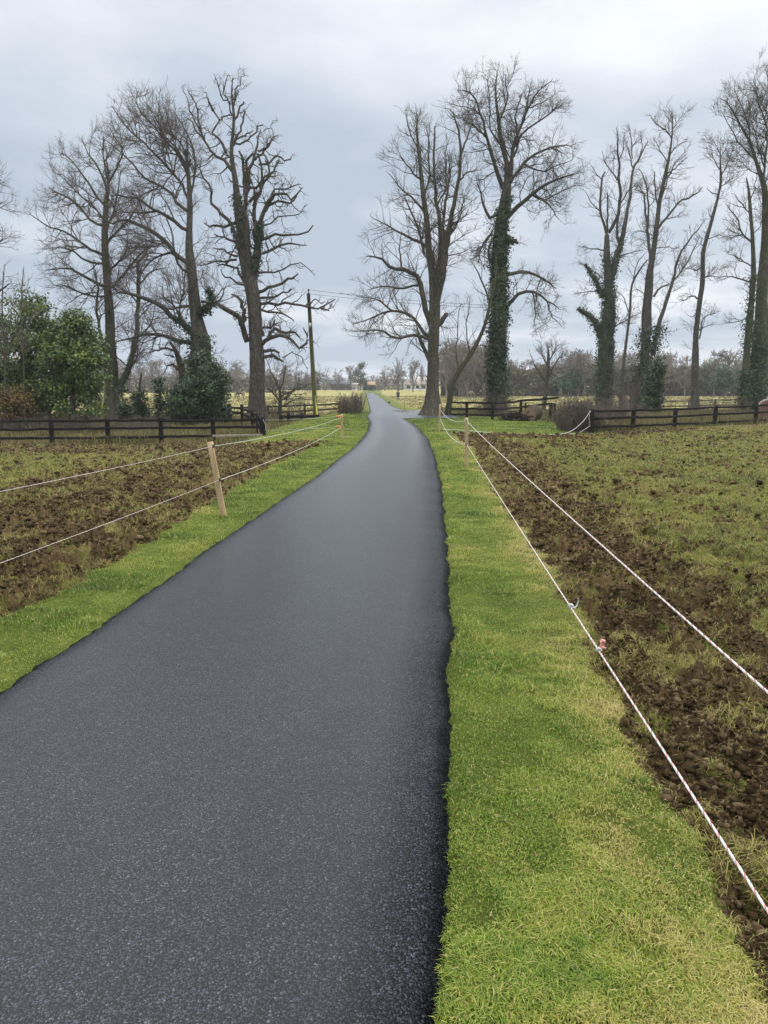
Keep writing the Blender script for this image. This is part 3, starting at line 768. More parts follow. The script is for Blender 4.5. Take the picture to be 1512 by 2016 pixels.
# --- gnarled old tree left of the lane
bare_tree('gnarled_tree', 'old gnarled half dead tree with twisted thick limbs, nearest the utility pole', 47, Z1, [
 ([(1100, 1535), (1096, 1420), (1088, 1250), (1078, 1100), (1065, 950), (1048, 850), (1030, 700), (1012, 600), (1000, 500), (985, 400), (990, 320), (995, 230), (985, 150), (990, 70)], [40, 34, 31, 30, 28, 25, 21, 18, 14, 10, 7, 5, 3.5, 1.5]),
 ([(1060, 960), (1090, 850), (1102, 740), (1105, 680), (1130, 640), (1152, 580), (1200, 560), (1240, 588), (1270, 570), (1288, 540)], [17, 15, 13, 11, 9, 7.5, 6, 5, 4, 2]),
 ([(1066, 960), (1062, 850), (1046, 720), (1040, 610), (1052, 520), (1048, 460)], [17, 15, 13, 11, 9, 6]), ([(1085, 930), (1092, 800), (1078, 690), (1085, 600), (1078, 540)], [13, 12, 10, 8, 5]),
 ([(1010, 800), (990, 700), (935, 640), (885, 590), (900, 560), (862, 480), (830, 440)], [11, 9, 7, 6, 5, 4, 2]),
 ([(1000, 480), (960, 430), (900, 380), (860, 320), (820, 270), (785, 240)], [9, 8, 6, 5, 3.5, 2]),
 ([(960, 390), (930, 330), (900, 310), (930, 262), (905, 210), (885, 150)], [7, 6, 5, 4.5, 3.5, 2]),
 ([(930, 262), (955, 238), (985, 235)], [4, 3.5, 3]),
 ([(905, 215), (890, 190), (882, 130)], [3, 2.5, 1.5]),
 ([(870, 340), (842, 250), (838, 190), (815, 150), (798, 128)], [5, 4, 3, 2.5, 1.5]),
 ([(850, 300), (815, 225), (790, 150)], [4, 3, 1.5]),
 ([(990, 235), (962, 150), (955, 90), (968, 66)], [4, 3, 2.5, 1.5]),
 ([(995, 190), (1008, 115), (1020, 90), (1032, 55)], [4, 3, 2.5, 1.5]),
 ([(980, 180), (940, 150), (925, 90), (916, 75)], [3.5, 3, 2.2, 1.5]),
 ([(993, 270), (1010, 220), (1025, 195), (1040, 172)], [5.5, 5, 4.5, 4]), ([(993, 360), (1020, 300), (1030, 250), (1050, 216)], [6, 5, 4.5, 3.5]),
 ([(1000, 350), (1020, 320), (1050, 310), (1075, 300)], [5, 4, 3.5, 2.5]),
 ([(1000, 350), (1040, 350), (1070, 320), (1090, 290), (1112, 276)], [5, 4.5, 4, 3.5, 3]),
 ([(1045, 570), (1060, 480), (1090, 400), (1098, 330), (1110, 290)], [12, 9, 6, 4, 2]),
 ([(1085, 420), (1140, 370), (1150, 345), (1170, 312)], [6, 5, 4, 2.5]), ([(1095, 380), (1130, 370), (1165, 330)], [5, 4, 2.5]),
 ([(1120, 300), (1145, 290), (1155, 260), (1175, 255)], [2.5, 2, 1.5, 1]),
 ([(1100, 440), (1150, 430), (1185, 405), (1205, 418), (1236, 424)], [6, 5, 4.5, 4, 3]), ([(1050, 560), (1120, 510), (1160, 470), (1180, 430)], [7, 5.5, 5, 4]),
 ([(1070, 520), (1045, 440), (1060, 400), (1090, 395)], [7, 6, 5, 3.5]), ([(1080, 620), (1120, 520), (1148, 480), (1130, 430)], [9, 7, 5.5, 3]),
 ([(1060, 600), (1100, 560), (1110, 470), (1095, 400)], [8, 7, 6, 4]), ([(1040, 560), (1040, 480), (1035, 420), (1020, 390)], [8, 7, 6, 4]),
 ([(1150, 590), (1165, 540), (1200, 545), (1275, 522)], [5, 4.5, 4, 2.5]), ([(1130, 640), (1180, 600), (1225, 600), (1262, 575)], [6, 5.5, 5, 3]),
 ([(1110, 760), (1180, 740), (1250, 740), (1305, 728), (1333, 700)], [7, 6, 5, 4, 2.5]), ([(1110, 820), (1180, 790), (1250, 780), (1310, 780)], [7, 6, 4, 2]),
 ([(1100, 700), (1150, 690), (1200, 660), (1260, 650), (1300, 625)], [6, 4, 3, 2.5, 1.5]),
 ([(1000, 690), (950, 702), (905, 698), (870, 690)], [7, 6, 5, 3]), ([(1005, 775), (955, 752), (910, 743)], [7, 5, 3]), ([(1010, 830), (950, 805), (905, 800)], [6, 4, 2]),
 ([(1005, 845), (945, 852), (885, 860), (840, 870)], [6, 5, 3.5, 2]), ([(1045, 945), (1000, 890), (960, 868), (925, 872)], [7, 6, 5, 3]),
 ([(1050, 970), (1000, 930), (960, 915), (935, 890)], [7, 5, 4, 2]),
 ([(1052, 1195), (1022, 1110), (985, 1065), (935, 1042), (890, 1030), (850, 1020)], [14, 13, 12, 10, 8, 5]),
 ([(1025, 1120), (1040, 1060), (1010, 1010), (990, 990)], [10, 9, 7, 4]),
 ([(1080, 1010), (1130, 1030), (1220, 1025), (1310, 1045), (1365, 1052), (1395, 1020), (1440, 1014)], [9, 7.5, 6, 4.8, 4, 3, 1.6]), ([(1365, 1052), (1390, 1056), (1402, 1040)], [4.5, 4, 2]), ([(1300, 1042), (1340, 1015), (1375, 1030)], [4, 3, 2]),
 ([(1095, 985), (1170, 962), (1230, 932), (1270, 912)], [9, 7, 6, 3]), ([(1100, 1010), (1180, 1000), (1240, 970)], [7, 5, 3]),
 ([(1105, 1215), (1140, 1182), (1200, 1165), (1238, 1182), (1265, 1216), (1298, 1202), (1306, 1160), (1288, 1135)], [11, 10, 8, 7, 6.5, 6, 4.5, 2.5]),
 ([(1140, 1182), (1168, 1142), (1215, 1155), (1245, 1150), (1275, 1168)], [9, 8, 7, 6, 4]), ([(1110, 1240), (1150, 1232), (1196, 1238)], [10, 8, 5]), ([(1115, 1258), (1165, 1256), (1206, 1280)], [9, 7, 4]),
 ([(1120, 1170), (1115, 1130), (1150, 1130), (1170, 1100)], [7, 6, 5, 3]), ([(1200, 1262), (1240, 1240), (1290, 1262), (1300, 1310)], [3, 2.5, 2, 1.2]),
 ([(1090, 1050), (1150, 1065), (1210, 1080), (1250, 1110)], [6, 5, 4, 2]), ([(1095, 900), (1150, 900), (1220, 880), (1280, 860), (1340, 910)], [6, 4.5, 3.5, 2.5, 1.5]),
], 'gnarl', M['bark_dead'], M['twig_grey'], 11, ivy=dict(on=[(0, .52, .68, 1.0), (1, .1, .5, 1.2), (39, .1, .5, .15), (4, 0, .3, .2)], n=1500, spread=.16, size=.13), flare=.45, sway=.5, crown_from=.35)

# --- beech with all limbs swept left, ivy collar
bare_tree('beech_tree', 'tall bare beech with limbs swept left and ivy round its lower trunk', 44, Z1, [
 ([(850, 1500), (852, 1300), (850, 1200), (832, 1090), (822, 1000), (815, 900), (806, 800), (808, 700), (808, 600), (802, 500), (795, 430), (790, 375)], [42, 41, 36, 27, 24, 20, 14, 12, 10, 8, 5, 2.5]),
 ([(832, 1170), (780, 1120), (730, 1085), (680, 1040), (620, 1010), (560, 990), (510, 985), (475, 958)], [15, 13, 12, 10, 9, 7, 5, 3]),
 ([(835, 1205), (760, 1190), (690, 1165), (620, 1166), (560, 1180), (495, 1190)], [11, 10, 8, 7, 5, 3]),
 ([(803, 862), (740, 812), (700, 762), (640, 722), (580, 690), (520, 672), (470, 690), (415, 650)], [12, 11, 10, 9, 7, 5.5, 4, 2]),
 ([(806, 722), (760, 702), (720, 662), (660, 640), (600, 592), (540, 580), (475, 570)], [9, 8.5, 8, 6.5, 5, 4, 2]),
 ([(803, 642), (750, 602), (730, 560), (680, 530), (620, 502), (560, 430), (500, 380), (445, 330)], [8, 7.5, 7, 6, 5, 4, 3, 1.5]),
 ([(803, 592), (770, 522), (700, 442), (640, 372), (580, 322), (520, 262), (476, 190)], [7, 6.5, 5.5, 4.5, 3.5, 2.5, 1.5]),
 ([(797, 482), (760, 402), (700, 332), (650, 272), (600, 222), (572, 172), (590, 128)], [6, 5.5, 4.5, 3.5, 3, 2, 1]),
 ([(792, 442), (740, 362), (690, 302), (650, 220), (600, 160)], [5, 4, 3, 2, 1]),
 ([(813, 562), (828, 482), (826, 400), (792, 302), (740, 215)], [5, 4.5, 4, 2.5, 1.2]),
 ([(795, 430), (770, 350), (735, 320), (705, 290)], [4, 3, 2, 1]), ([(793, 420), (800, 340), (780, 280)], [4, 3, 1.5]), ([(760, 400), (700, 390), (640, 400), (580, 390)], [4, 3, 2.5, 1.5]),
 ([(850, 1070), (888, 1047), (902, 1015), (880, 960)], [17, 13, 8, 3]), ([(895, 1040), (940, 1010), (960, 960)], [6, 4, 2]),
 ([(840, 1045), (790, 1042), (730, 1052), (690, 1040)], [9, 7, 5, 3]), ([(770, 1110), (740, 1040), (700, 1010), (690, 960)], [6, 4, 3, 2]),
 ([(740, 812), (690, 825), (640, 850), (600, 900), (560, 905)], [7, 5, 4, 3, 1.5]), ([(780, 1120), (760, 1060), (780, 980), (785, 890)], [6, 5, 4, 2]),
 ([(700, 765), (650, 790), (590, 790), (530, 800)], [5, 4, 3, 1.5]), ([(660, 640), (600, 650), (545, 640), (490, 660)], [5, 4, 3, 1.5]),
 ([(815, 900), (770, 880), (740, 810), (735, 740), (700, 640)], [6, 6, 5, 4, 2]),
], 'beech', M['bark_grey'], M['twig_red'], 12, ivy=dict(on=[(0, .05, .34, 3.0), (13, .0, .95, .9), (1, 0, .3, .4)], n=4200, spread=.20, size=.13), crown_from=.55, dens=1.12, droop=.06, flare=.3, epi=.5)

# --- second beech further left, several stems
bare_tree('beech_tree', 'broad bare tree of two diverging stems behind the evergreen bushes', 47, Z1, [
 ([(475, 1510), (472, 1380), (470, 1200), (465, 1050), (452, 900), (446, 750), (450, 620), (460, 520), (455, 430)], [33, 27, 20, 17, 15, 13, 9, 6, 2.5]),
 ([(508, 1400), (550, 1300), (575, 1180), (587, 1050), (590, 930), (582, 850)], [15, 14, 12, 11, 10, 7]),
 ([(450, 1270), (422, 1130), (410, 1030), (420, 970), (400, 900)], [9, 7.5, 6, 5, 3]),
 ([(455, 962), (380, 932), (320, 892), (260, 880), (195, 890)], [8, 6.5, 5, 3.5, 1.5]), ([(450, 832), (390, 802), (330, 762), (270, 722), (200, 702), (125, 650)], [8, 7, 5.5, 4, 3, 1.5]),
 ([(447, 702), (390, 682), (340, 622), (280, 572), (205, 540)], [7, 6, 5, 3.5, 1.5]), ([(450, 622), (400, 562), (350, 482), (300, 422), (255, 385)], [6, 5, 4, 3, 1.5]),
 ([(456, 562), (430, 472), (380, 402), (345, 330)], [5, 4.5, 3, 1.5]), ([(460, 522), (500, 442), (520, 382), (468, 290)], [5, 4, 3, 1.5]),
 ([(450, 782), (500, 722), (560, 662), (605, 580)], [7, 6, 4.5, 2]), ([(458, 902), (500, 862), (540, 800), (545, 740)], [6, 5, 4, 2]),
 ([(480, 965), (530, 902), (590, 832), (645, 775)], [7, 6, 5, 2]), ([(465, 1002), (380, 1000), (300, 962), (225, 950)], [6, 5, 3.5, 1.5]),
 ([(415, 985), (350, 992), (275, 1042)], [4, 3, 1.5]), ([(582, 860), (610, 830), (645, 770), (640, 720)], [6, 5, 3, 1.5]), ([(588, 960), (640, 900), (700, 880)], [5, 4, 2]),
 ([(575, 1180), (640, 1120), (660, 1040)], [4, 3, 1.5]), ([(590, 1040), (560, 1000), (500, 960)], [5, 4, 2]), ([(455, 500), (440, 400), (440, 320)], [4, 3, 1.5]), ([(448, 740), (480, 640), (500, 560), (510, 470)], [5, 4, 3, 1.5]),
 ([(450, 860), (370, 850), (290, 800), (220, 800)], [6, 5, 3.5, 1.5]), ([(447, 680), (400, 620), (330, 560), (250, 480)], [5, 4, 3, 1.5]),
], 'beech', M['bark_moss'], M['twig_red'], 13, ivy=dict(on=[(0, .02, .34, 1), (1, 0, .25, .5)], n=900, spread=.12, size=.11), crown_from=.42, dens=1.1, droop=.05, epi=.6, extra_base=())

# --- low broken stub tree between them
bare_tree('broken_tree', 'short broken dead tree with bare crooked arms left of the ivy collared beech', 45.5, Z1, [
 ([(788, 1500), (785, 1400), (775, 1330), (765, 1285), (742, 1225), (722, 1195)], [22, 20, 17, 13, 8, 3]),
 ([(766, 1300), (735, 1295), (700, 1286)], [9, 6, 2]), ([(745, 1235), (700, 1222), (665, 1232), (625, 1240)], [6, 4.5, 3.5, 2]), ([(740, 1260), (700, 1250)], [4, 2]), ([(768, 1290), (800, 1275)], [7, 3]),
], 'gnarl', M['bark_moss'], M['twig_grey'], 14, crown_from=.6, dens=.6, flare=.2)

# --- tree whose crown reaches in from the left
bare_tree('beech_tree', 'bare tree outside the left border with only its twig ends showing', 46, PX, [
 ([(-95, 830), (-92, 600), (-88, 430), (-85, 330)], [16, 13, 9, 3]),
 ([(-90, 560), (-40, 505), (8, 470)], [6, 4, 1.2]), ([(-90, 500), (-40, 430), (2, 400)], [6, 4, 1.2]), ([(-87, 430), (-50, 375), (-8, 345)], [5, 3, 1]), ([(-91, 620), (-40, 600), (18, 560)], [6, 4, 1.2]), ([(-91, 520), (-150, 430), (-180, 380)], [6, 4, 1.2]), ([(-91, 600), (-150, 560), (-200, 520)], [6, 4, 1.2])
], 'beech', M['bark_grey'], M['twig_grey'], 15, dens=.95)

# --- lime beside the lane turning
bare_tree('lime_tree', 'bare many stemmed lime beside the lane turning, drooping lower limbs over the lane', 44.2, Z2, [
 ([(340, 1268), (343, 1150), (345, 1020), (345, 900), (340, 800), (326, 700), (320, 600), (310, 520), (300, 430), (290, 340), (285, 270), (289, 222)], [29, 22, 21, 19, 14, 11, 9.5, 8, 6.5, 5, 3, 1]),
 ([(352, 850), (365, 720), (367, 620), (356, 540), (346, 450), (345, 350), (347, 268)], [14, 10, 9, 7.5, 6, 4.5, 2.5]),
 ([(352, 900), (376, 780), (392, 650), (410, 560), (430, 450), (441, 350), (431, 280), (420, 230), (395, 200)], [13, 11, 10, 8, 6.5, 5, 4, 2.5, 1]),
 ([(430, 460), (450, 435), (466, 420)], [4, 3, 2]), ([(440, 355), (460, 300), (480, 240)], [4, 3, 1]), ([(378, 720), (380, 560), (400, 450), (395, 380)], [6, 5, 3.5, 1.2]),
 ([(335, 962), (310, 882), (295, 802), (250, 766), (200, 760), (160, 726), (108, 715)], [11, 10, 9, 7.5, 6, 4.5, 1.5]),
 ([(338, 1002), (310, 985), (272, 932), (230, 911), (170, 916), (110, 940), (58, 955)], [8, 7, 6, 5, 4, 2.5, 1]),
 ([(335, 1012), (270, 990), (210, 1002), (150, 975), (78, 982)], [7, 6, 5, 3.5, 1.2]),
 ([(326, 692), (290, 662), (250, 650), (200, 620), (128, 582)], [7, 6, 5, 3.5, 1.2]), ([(316, 572), (280, 522), (230, 482), (188, 430)], [5, 4, 3, 1]),
 ([(312, 712), (282, 600), (255, 545), (240, 500)], [5, 4, 3, 1]), ([(350, 965), (375, 940), (386, 915)], [12, 10, 9]), ([(302, 450), (260, 412), (218, 352)], [4, 3, 1]), ([(290, 345), (265, 290), (245, 225)], [3.5, 2.5, 1]),
 ([(300, 820), (240, 830), (170, 820), (110, 840)], [5, 4, 3, 1]), ([(232, 770), (225, 700), (230, 640)], [4, 3, 1]), ([(200, 912), (150, 870), (95, 860)], [4, 3, 1]), ([(310, 520), (330, 430), (325, 330), (330, 250)], [4, 3.5, 2.5, 1]),
 ([(356, 540), (390, 480), (385, 400), (390, 300)], [4, 3.5, 2.5, 1]), ([(330, 1080), (300, 1020), (290, 980)], [9, 7, 4]), ([(392, 650), (430, 600), (450, 520)], [4, 3, 1]),
], 'lime', M['bark_lime'], M['twig_grey'], 16, crown_from=.34, dens=1.25, droop=-.02, flare=.85, epi=.35)

# --- leaning stem
bare_tree('leaning_tree', 'slender mossy trunk leaning right from the foot of the lime towards the ivy column', 45.2, Z2, [
 ([(392, 1262), (405, 1190), (430, 1125), (480, 1050), (520, 965), (545, 865), (562, 780), (560, 700)], [11, 9, 8, 7, 6, 5, 4, 2]),
 ([(470, 1065), (460, 960), (470, 860)], [3, 2, 1]), ([(430, 1125), (425, 1000), (440, 880)], [3, 2, 1]), ([(540, 880), (510, 800), (480, 740)], [4, 3, 1]),
], 'slim', M['bark_moss'], M['twig_grey'], 17, crown_from=.45, dens=.6, flare=.25)

# --- ivied column tree
bare_tree('ivied_tree', 'tallest bare tree, straight trunk clad in a thick column of dark ivy', 49, Z2, [
 ([(562, 1250), (565, 1050), (572, 900), (572, 750), (581, 600), (594, 500), (600, 400), (582, 330), (570, 240), (560, 150), (566, 70)], [28, 27, 25, 22, 19, 12, 9, 7, 5, 3, 1]),
 ([(594, 560), (610, 450), (620, 350), (641, 280), (670, 200), (682, 115)], [12, 9, 7, 5, 3.5, 1]), ([(602, 582), (640, 542), (690, 502), (740, 462), (800, 440), (852, 430)], [9, 8, 6, 5, 3.5, 1]),
 ([(588, 482), (560, 400), (530, 302), (510, 222), (480, 152), (428, 140)], [9, 7, 5.5, 4, 3, 1]), ([(612, 462), (660, 392), (720, 352), (780, 330), (830, 335)], [6, 5, 4, 3, 1]),
 ([(570, 562), (540, 582), (520, 540), (498, 470)], [7, 6, 4.5, 1.5]), ([(592, 782), (650, 770), (720, 792), (772, 832)], [8, 6.5, 5, 1.5]), ([(600, 892), (640, 852), (690, 842), (740, 872), (785, 905)], [8, 7, 5.5, 4, 1]),
 ([(602, 662), (625, 664), (640, 672)], [9, 8, 6]), ([(622, 342), (660, 282), (720, 242), (792, 188)], [5, 4, 3, 1]), ([(655, 250), (700, 152), (752, 108)], [4, 3, 1]), ([(572, 252), (600, 172), (592, 85)], [4, 3, 1]),
 ([(548, 640), (512, 682), (500, 740)], [5, 4, 1.5]), ([(698, 502), (750, 542), (782, 590)], [4, 3, 1]), ([(545, 742), (535, 700), (550, 650)], [6, 5, 3]), ([(600, 410), (640, 330), (630, 240), (650, 150)], [5, 4, 3, 1]),
 ([(530, 305), (480, 260), (430, 230)], [4, 3, 1]), ([(690, 505), (730, 520), (790, 490), (840, 470)], [4, 3, 2, 1]), ([(510, 225), (470, 200), (415, 190)], [3, 2, 1]), ([(660, 395), (720, 420), (780, 400), (830, 380)], [4, 3, 2, 1]), ([(582, 335), (540, 270), (540, 180), (530, 100)], [4, 3, 2, 1]), ([(680, 200), (720, 180), (770, 150)], [3, 2, 1]),
 ([(740, 875), (760, 930), (790, 960)], [3, 2, 1]), ([(690, 845), (700, 920), (690, 970)], [3, 2, 1]), ([(720, 792), (700, 850), (720, 900)], [3, 2, 1]),
], 'curly', M['bark_grey'], M['twig_grey'], 18, ivy=dict(on=[(0, .0, .53, 12), (0, .53, .62, 1), (1, 0, .12, .5), (8, 0, .5, .3)], n=14000, spread=.19, size=.135), crown_from=.5, dens=1.25, flare=.25)

# --- right hand group
bare_tree('ivied_tree', 'bare forked tree with ivied trunk and two ivied stub limbs pointing left', 62, Z3, [
 ([(480, 1880), (485, 1660), (500, 1450), (511, 1300), (502, 1150), (495, 1000), (494, 905)], [48, 42, 36, 33, 26, 22, 15]),
 ([(496, 905), (466, 802), (455, 722), (458, 602), (470, 540), (488, 505)], [10, 8, 7.5, 7, 6, 5]), ([(500, 892), (500, 762), (499, 640)], [8, 6, 4.5]),
 ([(506, 892), (560, 792), (581, 682), (576, 562), (570, 442), (564, 332), (560, 235)], [13, 12, 11, 9, 7, 5, 1.5]), ([(522, 1182), (561, 1022), (592, 932), (616, 802), (641, 652), (661, 492), (702, 420), (752, 315)], [22, 18, 14, 11, 9, 7, 5.5, 1.5]),
 ([(570, 942), (560, 852), (574, 760)], [10, 8, 6]), ([(660, 484), (640, 402), (608, 305)], [5, 4, 1.5]), ([(656, 424), (650, 302), (634, 205)], [5, 4, 1.2]), ([(562, 562), (512, 492), (480, 432), (468, 378)], [5, 4, 3, 1.2]),
 ([(461, 762), (402, 702), (348, 615)], [5, 3.5, 1.2]), ([(478, 1002), (402, 990), (336, 980)], [6, 4, 2]), ([(470, 1300), (420, 1190), (384, 1125), (363, 1090)], [17, 13, 9, 4]), ([(465, 1570), (430, 1470), (380, 1410), (308, 1370)], [22, 19, 14, 6]),
 ([(585, 700), (640, 620), (690, 570)], [5, 4, 2]), ([(560, 1040), (640, 1020), (720, 1000)], [4, 3, 1.2]), ([(470, 560), (430, 520), (400, 470)], [4, 3, 1.2]), ([(570, 440), (600, 360), (600, 290)], [4, 3, 1]), ([(700, 420), (720, 340), (700, 260)], [4, 3, 1]),
 ([(500, 1250), (400, 1260), (290, 1280)], [5, 4, 1.2]), ([(520, 1500), (620, 1440), (700, 1400)], [5, 4, 1.2]), ([(470, 1180), (390, 1120), (330, 1080)], [4, 3, 1]),
], 'slim', M['bark_grey'], M['twig_grey'], 19, ivy=dict(on=[(0, .0, .75, 8), (0, .75, .9, .6), (4, .0, .3, 1.0), (11, .0, 1, 1.1), (12, 0, 1, 1.3)], n=8500, spread=.19, size=.14), crown_from=.55, dens=1.25, flare=.2, epi=.5)

bare_tree('slender_sapling', 'thin leaning young stem between the ivied fork and the dark forked tree', 60, Z3, [
 ([(585, 1880), (608, 1660), (640, 1400), (651, 1230), (700, 1130), (752, 1060)], [11, 10, 8, 7, 6, 3]), ([(650, 1240), (690, 1080), (750, 1010)], [4, 3, 1.2]), ([(640, 1400), (600, 1300), (560, 1260)], [4, 3, 1.2])], 'slim', M['bark_grey'], M['twig_grey'], 20, dens=.8, flare=.1)

bare_tree('forked_tree', 'tall bare forked tree with an ivy clump at its foot, stem leaning right', 60, Z3, [
 ([(725, 1890), (735, 1660), (746, 1450), (756, 1300), (766, 1150), (781, 1060), (800, 930), (816, 800), (831, 680), (860, 540), (890, 400), (905, 290), (910, 200), (906, 120)], [36, 30, 26, 23, 19, 17, 15, 13, 11, 9.5, 7.5, 5.5, 4, 1.5]),
 ([(770, 1072), (760, 952), (750, 842), (736, 742), (735, 650)], [14, 11, 9, 7, 5]), ([(756, 832), (756, 702), (740, 562), (700, 488)], [7, 6, 4.5, 1.5]), ([(736, 655), (705, 610), (690, 590)], [5, 3, 1.5]),
 ([(822, 862), (880, 782), (960, 692), (1050, 652), (1096, 603)], [9, 8, 6.5, 5, 3]), ([(816, 742), (800, 602), (800, 500)], [6, 5, 3]), ([(870, 522), (930, 482), (995, 415)], [5, 4, 1.2]), ([(890, 402), (940, 342), (1005, 305)], [4, 3, 1.2]),
 ([(905, 302), (870, 242), (812, 212), (788, 183)], [5, 4.5, 4, 2.5]), ([(908, 232), (950, 182), (978, 138)], [3, 2, 1]), ([(784, 1660), (830, 1450), (870, 1330), (910, 1200), (950, 1040), (1020, 932), (1112, 818)], [19, 16, 13, 10, 8, 6, 2]),
 ([(920, 1192), (1000, 1082), (1076, 922)], [6, 5, 2]), ([(792, 1292), (830, 1242), (900, 1208)], [9, 6, 2]), ([(852, 560), (900, 520), (930, 440), (1000, 380)], [6, 5, 3, 1]), ([(830, 690), (870, 590), (880, 500)], [5, 4, 2]), ([(800, 920), (720, 880), (660, 900)], [4, 3, 1]),
 ([(790, 1000), (860, 980), (950, 990)], [4, 3, 1]), ([(755, 1300), (690, 1250), (640, 1270)], [4, 3, 1]), ([(906, 200), (870, 150), (850, 110)], [3, 2, 1]), ([(880, 450), (830, 370), (790, 300)], [4, 3, 1]),
], 'slim', M['bark_grey'], M['twig_red'], 21, ivy=dict(on=[(0, .0, .17, 4), (0, .17, .3, .8), (10, 0, .2, .8)], n=5200, spread=.5, size=.16), crown_from=.42, dens=1.25, flare=.2, epi=.3, extra_base=())

bare_tree('slender_tree', 'slim single stemmed bare tree with a swollen foot, standing alone in the right gap', 58, Z3, [
 ([(1060, 1960), (1050, 1850), (1054, 1660), (1060, 1500), (1081, 1330), (1100, 1200), (1101, 1030), (1121, 940), (1161, 800), (1196, 670), (1215, 560), (1211, 450), (1212, 350)], [24, 20, 17, 15, 14, 13, 11, 10, 8.5, 7, 5.5, 4, 1.5]),
 ([(1080, 1312), (1030, 1290), (990, 1315), (955, 1310)], [7, 5, 4, 2]), ([(1126, 932), (1180, 910), (1240, 888)], [4, 3, 1.2]), ([(1080, 1560), (1102, 1440), (1180, 1398)], [6, 4, 1.2]), ([(1097, 1112), (1050, 1128), (1022, 1120)], [6, 4, 2]), ([(1110, 985), (1088, 962)], [4, 2.5]), ([(1160, 802), (1140, 768)], [4, 2.5]),
 ([(1200, 652), (1160, 640), (1120, 610)], [4, 3, 1.2]), ([(1215, 542), (1270, 432), (1292, 355)], [4, 3, 1]), ([(1214, 502), (1170, 432), (1128, 378)], [4, 3, 1]), ([(1212, 420), (1250, 350), (1270, 290)], [3, 2, 1]), ([(1212, 400), (1180, 330), (1150, 280)], [3, 2, 1]), ([(1100, 1180), (1160, 1160), (1230, 1190)], [4, 3, 1]), ([(1205, 610), (1270, 560), (1330, 520)], [4, 3, 1]), ([(1080, 1330), (1040, 1420), (1000, 1400)], [4, 3, 1]),
], 'slim', M['bark_grey'], M['twig_grey'], 22, crown_from=.5, dens=1.3, flare=.5, epi=.8, ivy=dict(on=[(0, 0, .06, 1)], n=60, spread=.1, size=.1))

bare_tree('tall_tree', 'big mossy bare tree cut by the right border, ivy round its foot', 57, Z3, [
 ([(1440, 1960), (1455, 1660), (1478, 1300), (1495, 1000), (1500, 700), (1476, 560), (1432, 430), (1402, 330), (1330, 200), (1262, 80), (1200, 40)], [50, 42, 33, 28, 19, 13, 9, 7, 5, 3, 1.2]),
 ([(1492, 752), (1540, 552), (1572, 302), (1560, 102), (1540, -60)], [14, 11, 8, 5, 1.5]), ([(1480, 562), (1502, 382), (1500, 202), (1450, 60), (1430, -60)], [9, 7, 5.5, 4, 1.2]), ([(1432, 432), (1362, 362), (1302, 282), (1215, 120)], [6, 5, 4, 1.2]), ([(1500, 205), (1540, 80), (1500, -110)], [5, 4, 1.2]),
 ([(1402, 332), (1390, 220), (1330, 60), (1290, -40)], [5, 4, 3, 1]), ([(1500, 800), (1600, 650), (1660, 450), (1680, 250)], [10, 8, 5, 1.5]), ([(1560, 350), (1640, 200), (1660, 50)], [6, 4, 1.2]), ([(1490, 480), (1440, 300), (1400, 150), (1390, 20)], [5, 4, 3, 1]), ([(1572, 300), (1520, 180), (1480, 100)], [4, 3, 1]), ([(1500, 900), (1600, 820), (1700, 800)], [7, 5, 1.5]), ([(1490, 1100), (1560, 1000), (1680, 950)], [6, 5, 1.5]),
 ([(1330, 200), (1260, 160), (1180, 150)], [3, 2, 1]), ([(1460, 520), (1400, 500), (1340, 440), (1270, 400)], [4, 3, 2, 1]), ([(1450, -20), (1420, -70), (1440, -120)], [3, 2, 1]),
], 'beech', M['bark_moss'], M['twig_grey'], 23, crown_from=.55, dens=1.2, droop=.08, flare=.2, ivy=dict(on=[(0, .0, .22, 3), (0, .2, .3, .4)], n=3800, spread=.34, size=.15))

bare_tree('slender_tree', 'narrow ivy flecked stem standing close left of the big mossy tree by the right border', 56, Z3, [
 ([(1365, 1960), (1378, 1660), (1400, 1400), (1421, 1150), (1416, 950), (1402, 780), (1391, 640), (1376, 545)], [22, 20, 18, 17, 13, 10, 7, 3]),
 ([(1416, 952), (1352, 902), (1322, 802), (1248, 715)], [7, 6, 5, 2]), ([(1402, 782), (1342, 702), (1308, 658)], [5, 4, 2]), ([(1402, 1202), (1302, 1170), (1205, 1170)], [6, 5, 2]), ([(1398, 1402), (1352, 1442), (1240, 1462)], [5, 4, 1.5]), ([(1411, 1102), (1332, 1052), (1245, 1008)], [5, 4, 1.5]), ([(1395, 700), (1430, 600), (1440, 500)], [4, 3, 1]), ([(1414, 900), (1460, 850), (1490, 760)], [4, 3, 1]), ([(1350, 900), (1280, 920), (1200, 905)], [4, 3, 1.2]),
], 'slim', M['bark_moss'], M['twig_grey'], 24, crown_from=.35, dens=1.1, flare=.2, ivy=dict(on=[(0, 0, .2, 2.0), (0, .3, .6, .8)], n=3000, spread=.26, size=.14))

